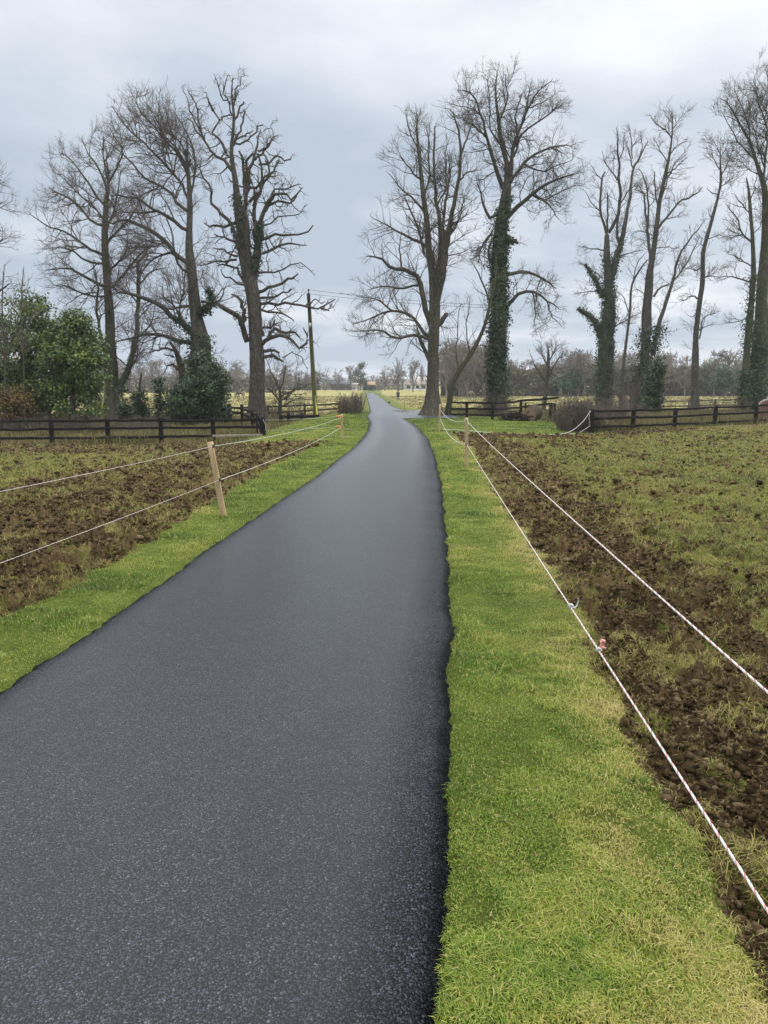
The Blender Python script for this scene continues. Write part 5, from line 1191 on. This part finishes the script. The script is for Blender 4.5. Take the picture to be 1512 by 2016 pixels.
for k, (ya, yb_, lab) in enumerate(((574, 601, 'upper overhead wire running right from the utility pole'), (580, 606, 'lower overhead wire running right from the utility pole'))):
    a_, c_ = pt + np.array([.02, -.02, .26 - .24 * k]), at(968, yb_, 49.3)
    V, Q = tube_np(rope_path([a_, c_], [.12])[None], np.full((1, 40), .011), 5)
    o = mesh_obj('overhead_wire', V, [Q], M['wire'], smooth=True, origin=(a_ + c_) / 2); tag(o, lab, 'wire', 'overhead wires')

# ------------------------------------------------------------------ log, brush pile, brick pier, lumps
lg = gp(1043, 829); k_ = px2m(lg[1])
root = empty('log', lg, 'big reddish brown sawn log lying end on in front of the sagging fence', 'log')
axv = unit(np.array([[.55, .8, .08]]))[0]; c0 = lg + np.array([-.05, -.2, .36])
P = c0 + axv * np.linspace(0, .85, 6)[:, None]; V, Q = tube_np(P[None], np.array([[.36, .38, .37, .39, .38, .37]]), 26, flute=.10, seed=3)
mesh_obj('bark', V, [Q], M['log_bark'], root, smooth=True)
ring = V[:26]; cen = ring.mean(0)
Vv = [cen - axv * .012] + [cen + (p - cen) * .5 - axv * .008 + rng.normal(0, .006, 3) for p in ring] + [cen + (p - cen) * .985 - axv * .002 for p in ring]
Ff = [(0, 1 + (i + 1) % 26, 1 + i) for i in range(26)]; Fq = [(1 + i, 1 + (i + 1) % 26, 27 + (i + 1) % 26, 27 + i) for i in range(26)]
mesh_obj('sawn_end', np.array(Vv), [np.array(Fq), np.array(Ff)], M['log_end'], root)
ring2 = V[-26:]; cen2 = ring2.mean(0); mesh_obj('back_end', np.vstack([[cen2], ring2]), [np.array([(0, 1 + i, 1 + (i + 1) % 26) for i in range(26)])], M['log_end'], root)
g = np.random.default_rng(88); pz = gp(1013, 829); nb = 60
S = pz + np.stack([g.normal(0, .38, nb), g.normal(0, .3, nb), g.uniform(.02, .35, nb)], -1); D = unit(np.stack([g.normal(0, 1, nb), g.normal(0, .6, nb), g.normal(0, .3, nb)], -1))
P = S[:, None] + D[:, None] * np.linspace(-.35, .35, 5)[None, :, None] + g.normal(0, .03, (nb, 5, 3)); P[..., 2] = np.maximum(P[..., 2], pz[2] + .01)
V, Q = tube_np(P, np.full((nb, 5), .022), 5); o = mesh_obj('brush_pile', V, [Q], M['dark_earth'], smooth=True, origin=pz); tag(o, 'small heap of dark dead sticks on the grass just left of the sawn log', 'brush pile')

Yk = 40.0; kx = at(1508, 800, Yk); kz = bz(kx[0], Yk); ktop = at(1508, 789, Yk)[2]
root = empty('brick_pier', (kx[0], Yk, kz), 'red brick pier with an arched pale rim behind the fence at the right border', 'pier')
b = MB(); prof = [(-.36, kz - .1), (-.36, ktop - .22), (-.30, ktop - .1), (-.18, ktop - .02), (0, ktop), (.18, ktop - .02), (.30, ktop - .1), (.36, ktop - .22), (.36, kz - .1)]
n_ = len(prof); V = [(kx[0] + x, Yk - .25, z) for x, z in prof] + [(kx[0] + x, Yk + .25, z) for x, z in prof]
b.add(V, [(i, i + 1, n_ + i + 1, n_ + i)[::-1] for i in range(n_ - 1)]); Fn = [(0, i, i + 1) for i in range(1, n_ - 1)]; b.add(V, Fn + [tuple(n_ + j for j in f[::-1]) for f in Fn]); b.build('brickwork', M['rust_brick'], root)
b = MB()
for i in range(9):
    a0 = math.pi * i / 9; a1 = math.pi * (i + .9) / 9; P = [(kx[0] - .40 * math.cos(a), Yk - .02, ktop - .36 + .42 * math.sin(a)) for a in (a0, (a0 + a1) / 2, a1)]; b.tube(P, .035, 6)
b.build('stone_rim', M['pale_stone'], root)
def lump(name, label, cat, px, py, r, m_, sd):
    g_ = gp(px, py); gg = np.random.default_rng(sd); me = bpy.data.meshes.new(name); import bmesh
    bm = bmesh.new(); bmesh.ops.create_icosphere(bm, subdivisions=3, radius=r)
    for v in bm.verts:
        c_ = v.co; v.co = c_ * (.75 + .5 * float(vnoise(c_.x / r * 1.6 + sd, c_.y / r * 1.6 + c_.z / r * 1.3 + 9, sd))); v.co.z = v.co.z * .75
    bm.to_mesh(me); bm.free(); me.materials.append(m_); o = bpy.data.objects.new(name, me); COL.objects.link(o); o.location = (g_[0], g_[1], g_[2] + r * .35); return tag(o, label, cat)
lump('dark_lump', 'small black lump on the verge left of the far lane by the stake', 'lump', 705, 808.5, .13, M['dark_earth'], 5)
lump('dark_lump', 'small black lump on the grass right of the far lane below the dark horse', 'lump', 766, 793, .17, M['dark_earth'], 8)

# ------------------------------------------------------------------ horses
def horse(label, px, py, head, pose, m_, s=1.0):
    g_ = gp(px, py)
    J = {'pelvis': ((-.62, 0, 1.26), .25), 'loin': ((-.2, 0, 1.2), .285), 'chest': ((.28, 0, 1.17), .30), 'withers': ((.5, 0, 1.28), .22)}
    if pose == 'graze': J.update(n1=((.78, 0, 1.05), .16), n2=((1.0, 0, .72), .125), poll=((1.12, 0, .46), .105), cheek=((1.16, 0, .30), .095), muz=((1.20, 0, .10), .06))
    else: J.update(n1=((.72, 0, 1.5), .17), n2=((.90, 0, 1.72), .13), poll=((1.04, 0, 1.86), .11), cheek=((1.18, 0, 1.72), .10), muz=((1.36, 0, 1.50), .06))
    E = [('pelvis', 'loin'), ('loin', 'chest'), ('chest', 'withers'), ('withers', 'n1'), ('n1', 'n2'), ('n2', 'poll'), ('poll', 'cheek'), ('cheek', 'muz')]
    for sd_, sy in (('l', .16), ('r', -.16)):
        st = .10 if sd_ == 'l' else -.06
        J.update({'sh' + sd_: ((.40, sy, .95), .13), 'el' + sd_: ((.38 + st * .2, sy, .78), .10), 'kn' + sd_: ((.42 + st, sy, .44), .055), 'ff' + sd_: ((.40 + st * 1.4, sy, .12), .042), 'fh' + sd_: ((.45 + st * 1.5, sy, .03), .055),
                  'hp' + sd_: ((-.56, sy, 1.06), .18), 'stf' + sd_: ((-.46 - st * .3, sy * 1.1, .84), .13), 'hk' + sd_: ((-.74 - st, sy * 1.1, .50), .062), 'hf' + sd_: ((-.68 - st, sy * 1.1, .12), .044), 'hh' + sd_: ((-.62 - st, sy * 1.1, .03), .056),
                  'er' + sd_: (tuple(np.array(J['poll'][0]) + np.array([-.02, sy * .45, .11])), .03)})
        E += [('chest', 'sh' + sd_), ('sh' + sd_, 'el' + sd_), ('el' + sd_, 'kn' + sd_), ('kn' + sd_, 'ff' + sd_), ('ff' + sd_, 'fh' + sd_), ('pelvis', 'hp' + sd_), ('hp' + sd_, 'stf' + sd_), ('stf' + sd_, 'hk' + sd_), ('hk' + sd_, 'hf' + sd_), ('hf' + sd_, 'hh' + sd_), ('poll', 'er' + sd_)]
    names = list(J); me = bpy.data.meshes.new('horse_skeleton'); me.from_pydata([J[k][0] for k in names], [(names.index(a), names.index(c)) for a, c in E], [])
    tmp = bpy.data.objects.new('tmp', me); COL.objects.link(tmp); mo = tmp.modifiers.new('s', 'SKIN')
    for v, k in zip(me.skin_vertices[0].data, names): v.radius = (J[k][1], J[k][1]); v.use_root = (k == 'pelvis')
    tmp.modifiers.new('d', 'SUBSURF').levels = 2
    dg = bpy.context.evaluated_depsgraph_get(); me2 = bpy.data.meshes.new_from_object(tmp.evaluated_get(dg)); bpy.data.objects.remove(tmp)
    root = empty('horse', g_, label, 'horse', None); root.rotation_euler = (0, 0, head); root.scale = (s, s, s)
    me2.materials.clear(); me2.materials.append(m_)
    for p in me2.polygons: p.use_smooth = True
    o = bpy.data.objects.new('body', me2); COL.objects.link(o); o.parent = root
    b = MB(); b.tube([(-.84, 0, 1.28), (-.95, 0, 1.1), (-.97, 0, .8), (-.94, 0, .5)], [.05, .08, .09, .03], 8); t = b.build('tail', M['mane'], smooth=True); t.parent = root
    b = MB(); c_ = [np.array(J[k][0]) for k in ('withers', 'n1', 'n2', 'poll')]; off = np.array([-.12, 0, .13]) if pose != 'graze' else np.array([.08, 0, .13])
    b.tube([p + off for p in c_], [.03, .06, .06, .04], 7); t = b.build('mane', M['mane'], smooth=True); t.parent = root
    return root
horse('greyish brown horse grazing beyond the fence between the lime and the ivy column', 925, 785.5, R(-25), 'graze', M['horse_grey'], .95)
horse('brown horse standing face on beyond the tilted rail', 1103, 785.5, R(-100), 'stand', M['horse_grey'], .9)
horse('dark brown horse with its head down, facing along the lane right of the tarmac', 783.5, 787, R(-92), 'graze', M['horse_dark'], .95)
horse('brown horse grazing behind the bare twigs left of the utility pole', 562, 784.5, R(200), 'graze', M['horse_brown'], 1.0)
horse('brown horse half hidden behind the branches left of the gnarled trunk', 473, 785, R(160), 'graze', M['horse_brown'], .9)

# ------------------------------------------------------------------ far trees
def far_variant(seed, H, W, kind):
    """a bare tree of height H and half width W at the origin, thick enough twigs for its distance"""
    g = np.random.default_rng(seed); K = 9
    tr = np.zeros((1, K, 3)); tr[0, :, 2] = np.linspace(-.1, H * .82, K); tr[0, 1:, :2] = np.cumsum(g.normal(0, .012 * H, (K - 1, 2)), 0)
    Rt = (H * .022) * (1 - np.linspace(0, 1, K) * .9)[None]
    if kind == 'upright': a1, l1, up = (14, 32), (.5 * H, .7 * H), .10
    elif kind == 'round': a1, l1, up = (30, 75), (.55 * W, 1.05 * W), .10
    else: a1, l1, up = (25, 60), (.4 * H, .55 * H), .12
    lim, Rl = grow(tr, Rt, g, H / 32, l1, a1, 8, .13, up, (.16 if kind != 'upright' else .08, .95), .6, .06, .026, lenfall=.5)
    P2, R2 = grow(lim, Rl, g, H / 26, (.10 * H, .24 * H), (25, 60), 6, .15, .05, (.2, 1), .6, .055, .024)
    P3, R3 = grow(P2, R2, g, H / 30, (.04 * H, .12 * H), (25, 60), 4, .15, .05, (.1, 1), .6, .042, .02)
    V0, Q0 = tube_np(tr, Rt, 7)
    Vs, Fs, nV = [], [], 0
    for P, Rr_, s in ((lim, Rl, 4), (P2, R2, 3), (P3, R3, 3)):
        V, Q = tube_np(P, Rr_, s); Vs.append(V); Fs.append(Q + nV); nV += len(V)
    return (V0, Q0), (np.vstack(Vs), np.vstack(Fs)), lim
VAR = {}
def variant(kind, sd):
    if (kind, sd) not in VAR: VAR[kind, sd] = far_variant(sd, 10.0, 4.2, kind)
    return VAR[kind, sd]
VM = {}
def far_tree(label, px, ytop, Y, kind, sd, wpx=None, ivy=False, group='far trees beyond the pasture', name='bare_tree'):
    x = at(px, 760, Y)[0]; z = bz(x, Y); H = at(px, ytop, Y)[2] - z
    (tv, tq), (cv_, cq), lim = variant(kind, sd)
    root = empty(name, (x, Y, z), label, 'tree', group)
    sx = 1.0
    if wpx: sx = (wpx * px2m(Y)) / (np.ptp(cv_[:, 0]) * H / cv_[:, 2].max())
    k = H / cv_[:, 2].max()
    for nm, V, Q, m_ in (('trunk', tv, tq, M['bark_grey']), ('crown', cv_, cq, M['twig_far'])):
        key = (kind, sd, nm)
        if key not in VM:
            o = mesh_obj(nm, V, [Q], m_, smooth=True); VM[key] = o.data
        else:
            o = bpy.data.objects.new(nm, VM[key]); COL.objects.link(o)
        o.parent = root; o.location = (0, 0, 0)
    root.scale = (k * sx, k * sx, k); root.rotation_euler = (0, 0, sd * 1.3 + px * .37)
    if ivy:
        g = np.random.default_rng(sd + 70); S = lim[:, 1:, :].reshape(-1, 3); S = S[S[:, 2] < 9.6]; C = np.repeat(S, 14, 0) + g.normal(0, .5, (len(S) * 14, 3))
        V, Q = leaf_quads(C, g.normal(0, 1, C.shape) + [0, 0, .5], .34, g); o = mesh_obj('ivy', V, [Q], M['ivy'], attrs={'tint': np.repeat(np.clip(g.normal(.5, .2, len(C)), 0, 1), 4)}); o.parent = root
    return root
FT = [(709, 710, 285, 'round', 1, 40, True, 'round ivy clad far tree, darkest above the lane end'), (690, 718, 290, 'spread', 2, 26, False, 'far bare tree touching the left of the round ivy clad one'),
      (667, 724, 295, 'round', 3, 40, False, 'far bare tree with an airy fan crown above the dark barn'), (638, 733, 300, 'spread', 4, 32, False, 'far grey bare tree just right of the utility pole'),
      (560, 717, 250, 'round', 5, 54, False, 'far domed bare tree left of the utility pole'), (530, 726, 270, 'spread', 6, 30, False, 'far bare tree close to the gnarled trunk on its right'),
      (758, 718, 280, 'spread', 7, 40, False, 'far bare tree right of the lane end, leftmost of three spreading ones'), (784, 702, 235, 'upright', 8, 44, False, 'far fan shaped bare tree left of the bungalow'), (813, 701, 235, 'upright', 9, 38, False, 'far fan shaped bare tree in front of the bungalow'),
      (829, 715, 240, 'upright', 2, 14, False, 'narrow far bare tree half behind the lime trunk'), (735, 737, 300, 'round', 4, 24, False, 'low far bare tree over the orange roof'), (612, 742, 320, 'round', 6, 26, False, 'low far bare tree behind the white building')]
for (px, yt, Y, kd, sd, wp, iv, lab) in FT: far_tree(lab, px, yt, Y, kd, sd, wp, iv)

def conifer(label, px, yt, Y, wpx, sd):
    g = np.random.default_rng(sd); x = at(px, 760, Y)[0]; z = bz(x, Y); H = at(px, yt, Y)[2] - z; W = wpx * px2m(Y) / 2
    root = empty('conifer', (x, Y, z), label, 'tree', 'far conifers')
    b = MB(); b.tube([(x, Y, z - .1), (x, Y, z + H * .9)], [.16, .03], 7); b.build('trunk', M['bark_grey'], root)
    n = 2600; t = g.uniform(0, 1, n) ** .8; a = g.uniform(0, 6.283, n); rr = W * (1 - t) ** .75 * g.uniform(.55, 1.05, n) * (1 + .15 * np.sin(t * 40))
    C = np.stack([x + np.cos(a) * rr, Y + np.sin(a) * rr, z + .25 + t * (H - .3)], -1)
    V, Q = leaf_quads(C, np.stack([np.cos(a), np.sin(a), np.full(n, .4)], -1), .42, g); mesh_obj('crown', V, [Q], M['ivy'], root, attrs={'tint': np.repeat(np.clip(g.normal(.45, .2, n), 0, 1), 4)})
for i, (px, yt, Y, wp, lab) in enumerate(((589, 743, 290, 11, 'small far conifer left of the white building'), (604, 738, 285, 13, 'far dark conifer just left of the utility pole, taller of the near pair'), (626, 747, 290, 9, 'smallest far conifer right of the utility pole'), (550, 747, 280, 12, 'far dark conifer by the left end of the white building'), (720, 751, 275, 12, 'squat far evergreen below the round ivy clad tree'), (733, 752, 295, 22, 'low wide dark evergreen beside the orange roof'))):
    conifer(lab, px, yt, Y, wp, 200 + i)

# ------------------------------------------------------------------ far buildings
def house(name, label, pa, pb_, y_eave, y_ridge, Y, depth, wallm, roofm, windows=(), door=None, cat='house', chim=None, hip=0.0):
    a, c = at(pa, y_eave, Y), at(pb_, y_eave, Y); x0, x1, ze = a[0], c[0], a[2]; zr = at(pa, y_ridge, Y + depth / 2)[2]; xm = (x0 + x1) / 2; zb = bz(xm, Y) - .2
    root = empty(name, (xm, Y + depth / 2, bz(xm, Y)), label, cat)
    ym = Y + depth / 2; y1 = Y + depth
    V = [(x0, Y, zb), (x1, Y, zb), (x1, y1, zb), (x0, y1, zb), (x0, Y, ze), (x1, Y, ze), (x1, y1, ze), (x0, y1, ze), (x0, ym, zr - .1), (x1, ym, zr - .1)]
    b = MB(); b.add(V, [(0, 1, 5, 4), (2, 3, 7, 6), (1, 2, 6, 5), (3, 0, 4, 7), (5, 6, 9), (7, 4, 8)]); b.build('wall', wallm, root)
    ov = .35; h_ = hip; sl = (zr - ze) / (depth / 2); zo = ze - sl * ov + .08
    Vr = [(x0 - ov, Y - ov, zo), (x1 + ov, Y - ov, zo), (x1 + ov - h_, ym, zr + .08), (x0 - ov + h_, ym, zr + .08), (x1 + ov, y1 + ov, zo), (x0 - ov, y1 + ov, zo)]
    Vr += [(p[0], p[1], p[2] - .16) for p in Vr]
    b = MB(); b.add(Vr, [(0, 1, 2, 3), (3, 2, 4, 5), (7, 6, 9, 8), (8, 9, 11, 10), (0, 6, 7, 1), (5, 4, 10, 11), (1, 7, 8, 2), (2, 8, 10, 4), (0, 3, 9, 6), (3, 5, 11, 9)]); rf = b.build('roof', roofm, root)
    if chim is not None:
        cx_ = x0 + (x1 - x0) * chim; b = MB(); b.box((cx_ - .35, ym - .35, zr - .3), (cx_ + .35, ym + .35, zr + .9)); o = b.build('chimney', wallm, rf, origin=(xm, ym, bz(xm, Y)))
    for (u0, u1, v0, v1) in windows:
        xa, xb = x0 + (x1 - x0) * u0, x0 + (x1 - x0) * u1; za, zb2 = zb + .2 + (ze - zb - .2) * v0, zb + .2 + (ze - zb - .2) * v1
        b = MB(); b.box((xa, Y - .03, za), (xb, Y + .02, zb2)); b.build('window', M['dark_glass'], root)
    if door:
        xa, xb = x0 + (x1 - x0) * door[0], x0 + (x1 - x0) * door[1]; b = MB(); b.box((xa, Y - .04, zb + .1), (xb, Y + .02, zb + .2 + (ze - zb - .2) * .8)); b.build('door', M['brown_wood'], root)
    return root
house('bungalow', 'pale bungalow with a buff hipped roof left of the lime trunk', 796, 842, 756.5, 745, 305, 8, M['white_wall'], M['buff_roof'], [(.10, .26, .3, .8), (.5, .62, .3, .8), (.75, .9, .3, .8)], (.34, .40), 'house', None, 2.0)
house('white_building', 'long low white building behind the far conifers left of the pole', 556, 606, 752.5, 748, 345, 9, M['white_wall'], M['slate_roof'], [(.08, .16, .35, .8), (.3, .38, .35, .8), (.55, .63, .35, .8), (.8, .88, .35, .8)], (.44, .5), 'building')
house('dark_barn', 'dark slate roofed barn under the far fan crowned tree', 652, 688, 756, 750, 315, 9, M['brown_wood'], M['slate_roof'], [(.2, .3, .3, .7)], (.5, .65), 'barn')
house('orange_roofed_shed', 'small shed with an orange brown roof right above the lane end', 725, 738, 757.5, 751.5, 290, 6, M['brown_wood'], M['orange_roof'], [(.2, .35, .3, .7)], (.55, .7), 'shed')
house('white_shed', 'small white shed between the dark barn and the round ivy clad tree', 693, 703, 757.5, 754.5, 300, 4, M['white_wall'], M['buff_roof'], [(.3, .5, .3, .7)], None, 'shed')

# ------------------------------------------------------------------ distant woods that read as one mass
def wood(name, label, specs, sd, m_=None):
    g = np.random.default_rng(sd); Vs, Fs, nV = [], [], 0
    for (xa, xb, ya, yb_, Y0, Y1, n, kinds) in specs:
        for i in range(n):
            px = g.uniform(xa, xb); Y = g.uniform(Y0, Y1); yt = g.uniform(ya, yb_); x = at(px, 760, Y)[0]; z = bz(x, Y); H = at(px, yt, Y)[2] - z
            (tv, tq), (cv_, cq), lim = variant(kinds[g.integers(len(kinds))], int(g.integers(1, 5)))
            k = H / cv_[:, 2].max(); a = g.uniform(0, 6.283); R_ = np.array([[math.cos(a), -math.sin(a), 0], [math.sin(a), math.cos(a), 0], [0, 0, 1]])
            wd = g.uniform(.8, 1.3)
            for V, Q in ((tv, tq), (cv_, cq)):
                Vw = (V @ R_.T) * k * np.array([wd, wd, 1]) + [x, Y, z]; Vs.append(Vw); Fs.append(Q + nV); nV += len(V)
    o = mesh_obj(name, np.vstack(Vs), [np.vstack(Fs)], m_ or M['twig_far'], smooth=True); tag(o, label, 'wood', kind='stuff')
wood('distant_wood', 'leafless far wood beyond the right pasture', [(868, 975, 664, 690, 150, 185, 26, ['upright']), (868, 1010, 700, 725, 170, 200, 22, ['spread', 'round']), (985, 1130, 700, 726, 170, 210, 26, ['spread', 'round']), (1110, 1330, 684, 718, 165, 210, 34, ['spread', 'round', 'upright']), (1320, 1580, 684, 718, 160, 205, 36, ['spread', 'round']), (1000, 1580, 715, 735, 175, 215, 60, ['round', 'spread'])], 301)
wood('distant_wood', 'leafless far wood behind the left trunks and pasture', [(-80, 260, 690, 720, 210, 260, 26, ['spread', 'round']), (230, 500, 700, 730, 220, 280, 36, ['spread', 'round']), (430, 620, 722, 745, 260, 320, 34, ['round', 'spread']), (560, 860, 736, 750, 320, 380, 60, ['round', 'spread']), (-80, 520, 728, 745, 230, 290, 44, ['round'])], 302)
def scrub_band(name, label, specs, sd, m_):
    g = np.random.default_rng(sd); C, S = [], []
    for (xa, xb, ya, yb_, Y, n, cs) in specs:
        px = g.uniform(xa, xb, n); yc_ = g.uniform(0, 1, n); hh = fbm(px * .03, px * 0 + sd, sd, 3); top = yb_ + (ya - yb_) * (.45 + .75 * hh)
        y_ = 781 + (top - 781) * yc_
        P = np.array([at(a, b_, Y + d) for a, b_, d in zip(px, y_, g.uniform(-4, 4, n))]); C.append(P); S.append(np.full(n, cs))
    C = np.vstack(C); S = np.concatenate(S); keep = C[:, 2] > base(C[:, 0], C[:, 1]); C, S = C[keep], S[keep]
    V, Q = leaf_quads(C, g.normal(0, 1, C.shape), .5, g); cl = fbm(C[:, 0] * .35, C[:, 2] * .5, sd, 3)
    o = mesh_obj(name, V, [Q], m_, attrs={'tint': np.repeat(np.clip(.5 + 1.6 * (cl - .5) + g.normal(0, .15, len(C)), 0, 1), 4)}); tag(o, label, 'undergrowth', kind='stuff')
M['far_scrub'] = leafmat('far_scrub', [(0, (.06, .048, .034)), (.4, (.12, .092, .064)), (.7, (.165, .13, .09)), (1, (.12, .13, .06))], .9, .1, .1)
scrub_band('far_undergrowth', 'brown undergrowth at the foot of the far wood on the right', [(868, 1600, 718, 750, 172, 42000, 1)], 311, M['far_scrub'])
scrub_band('far_undergrowth', 'dim undergrowth at the foot of the far wood on the left', [(-90, 545, 736, 756, 225, 26000, 1), (520, 860, 746, 760, 325, 14000, 1)], 312, M['far_scrub'])
for i, (px, yt, Y, wp, lab) in enumerate(((1125, 728, 165, 22, 'dark green holly at the wood edge left of the ivied fork'), (1425, 722, 160, 34, 'broad dark green evergreen at the wood edge left of the big mossy tree'), (1395, 708, 170, 30, 'olive green evergreen at the wood edge behind the slim tree'), (1100, 742, 165, 30, 'low green thicket at the wood edge behind the small dark tree'))):
    k = px2m(Y); leafy('wood_edge_evergreen', lab, Y, [(px, (yt + 768) / 2, wp / 2, (768 - yt) / 2), (px - wp * .3, (yt + 775) / 2, wp / 3, (768 - yt) / 2.6), (px + wp * .3, (yt + 772) / 2, wp / 3, (768 - yt) / 2.5)], 3600, .34, M['ivy'] if i in (0, 1, 3) else M['evergreen'], 320 + i, clus=.5, stems=[([(px, 770), (px, (yt + 768) / 2)], 1.2)])
# ------------------------------------------------------------------ damp winter air
m, nt = mat('haze_air'); n = N(nt)
pv = n('ShaderNodeVolumePrincipled', {'Color': (.88, .91, .96, 1), 'Density': .0004, 'Anisotropy': .0})
o_ = n('ShaderNodeOutputMaterial'); nt.links.new(pv.outputs[0], o_.inputs['Volume'])
b = MB(); b.box((-320, -20, -3.0), (320, 420, 26.0)); o = b.build('haze', m); tag(o, 'thin damp air over the pasture', 'haze', kind='stuff')
# ------------------------------------------------------------------ sky, sun, camera
SUN_EL, SUN_AZ = R(48), R(40)        # azimuth clockwise from +Y (view direction)
w = bpy.data.worlds.new('World'); sc.world = w; w.use_nodes = True
nt = w.node_tree; nt.nodes.clear(); n = N(nt)
tc = n('ShaderNodeTexCoord').outputs['Generated']
sepd = n('ShaderNodeSeparateXYZ', {0: tc})
dz = n.math('MAXIMUM', sepd.outputs[2], 0.0)
den = n.math('ADD', dz, .16)
cx = n.math('DIVIDE', sepd.outputs[0], den); cy = n.math('DIVIDE', sepd.outputs[1], den)
cv = n('ShaderNodeCombineXYZ', {0: cx, 1: cy, 2: 3.7}).outputs[0]
n1 = n.noise(cv, 1.1, 7, .5); n2 = n.noise(n('ShaderNodeMapping', {'Vector': cv, 'Location': (5.2, 1.3, 0)}).outputs[0], .33, 3, .5)
nn = n.math('MULTIPLY_ADD', n1, .62, n.math('MULTIPLY', n2, .38))
def blob(az, el, size, amp):
    """a thinner or thicker stretch of the overcast in one compass direction"""
    a, e = R(az), R(el); d = (math.sin(a) * math.cos(e), math.cos(a) * math.cos(e), math.sin(e))
    vm = n('ShaderNodeVectorMath', operation='DISTANCE'); nt.links.new(tc, vm.inputs[0]); vm.inputs[1].default_value = d
    q = n.math('DIVIDE', vm.outputs['Value'], size); q = n.math('MULTIPLY', q, q)
    return n.math('MULTIPLY', n.math('POWER', 2.718, n.math('MULTIPLY', q, -1.0)), amp)
tot = n.math('MULTIPLY_ADD', nn, 2.2, -.60)
for b_ in ((-2.5, 17, .10, .10), (2, 25, .25, .02), (22, 26, .20, .24), (-24, 13, .22, -.06), (-25, 22, .2, .03), (-6, 6, .22, -.07), (13, 14, .15, -.05), (22, 7, .10, .04), (-28, 7, .12, .05)):
    tot = n.math('ADD', tot, blob(*b_))
cloud = n.ramp(tot, [(.34, (.43, .495, .585)), (.46, (.515, .575, .655)), (.57, (.62, .66, .725)), (.70, (.74, .77, .825)), (.84, (.86, .88, .92))])
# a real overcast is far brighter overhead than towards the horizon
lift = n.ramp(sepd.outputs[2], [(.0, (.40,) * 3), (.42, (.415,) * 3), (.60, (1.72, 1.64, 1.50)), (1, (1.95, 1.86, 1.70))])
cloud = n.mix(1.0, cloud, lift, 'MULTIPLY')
sky = n('ShaderNodeTexSky', sky_type='NISHITA', sun_disc=False, sun_elevation=SUN_EL, sun_rotation=SUN_AZ)
bg1 = n('ShaderNodeBackground', {'Color': sky.outputs[0], 'Strength': .1})
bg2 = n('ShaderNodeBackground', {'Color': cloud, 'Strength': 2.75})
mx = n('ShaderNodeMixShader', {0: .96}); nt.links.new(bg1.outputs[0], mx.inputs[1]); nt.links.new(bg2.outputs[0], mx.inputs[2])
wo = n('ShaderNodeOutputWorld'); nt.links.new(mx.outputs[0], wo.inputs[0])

ld = bpy.data.lights.new('sun', 'SUN'); ld.energy = 1.5; ld.angle = R(25); ld.color = (1, .96, .90)
lo = bpy.data.objects.new('sun', ld); COL.objects.link(lo)
from mathutils import Vector, Matrix
sd = Vector((math.sin(SUN_AZ) * math.cos(SUN_EL), math.cos(SUN_AZ) * math.cos(SUN_EL), math.sin(SUN_EL)))
lo.rotation_euler = sd.to_track_quat('Z', 'Y').to_euler(); lo.location = (0, 0, 30)

cam = bpy.data.cameras.new('camera'); cam.sensor_fit = 'HORIZONTAL'; cam.sensor_width = 36; cam.lens = 36 * F / 1512
cam.clip_start = .05; cam.clip_end = 6000
co_ = bpy.data.objects.new('camera', cam); COL.objects.link(co_); co_.location = (0, 0, CAMH); co_.rotation_euler = (math.pi / 2 - PITCH, 0, 0)
sc.camera = co_
vs = sc.view_settings; vs.view_transform = 'Standard'; vs.look = 'None'; vs.exposure = .12; vs.gamma = 1
sc.render.engine = 'CYCLES'; sc.cycles.max_bounces = 5; sc.cycles.diffuse_bounces = 3; sc.cycles.glossy_bounces = 2; sc.cycles.transmission_bounces = 3
sc.cycles.use_denoising = True; sc.cycles.denoiser = 'OPENIMAGEDENOISE'; sc.cycles.denoising_input_passes = 'RGB_ALBEDO_NORMAL'; sc.cycles.denoising_prefilter = 'NONE'
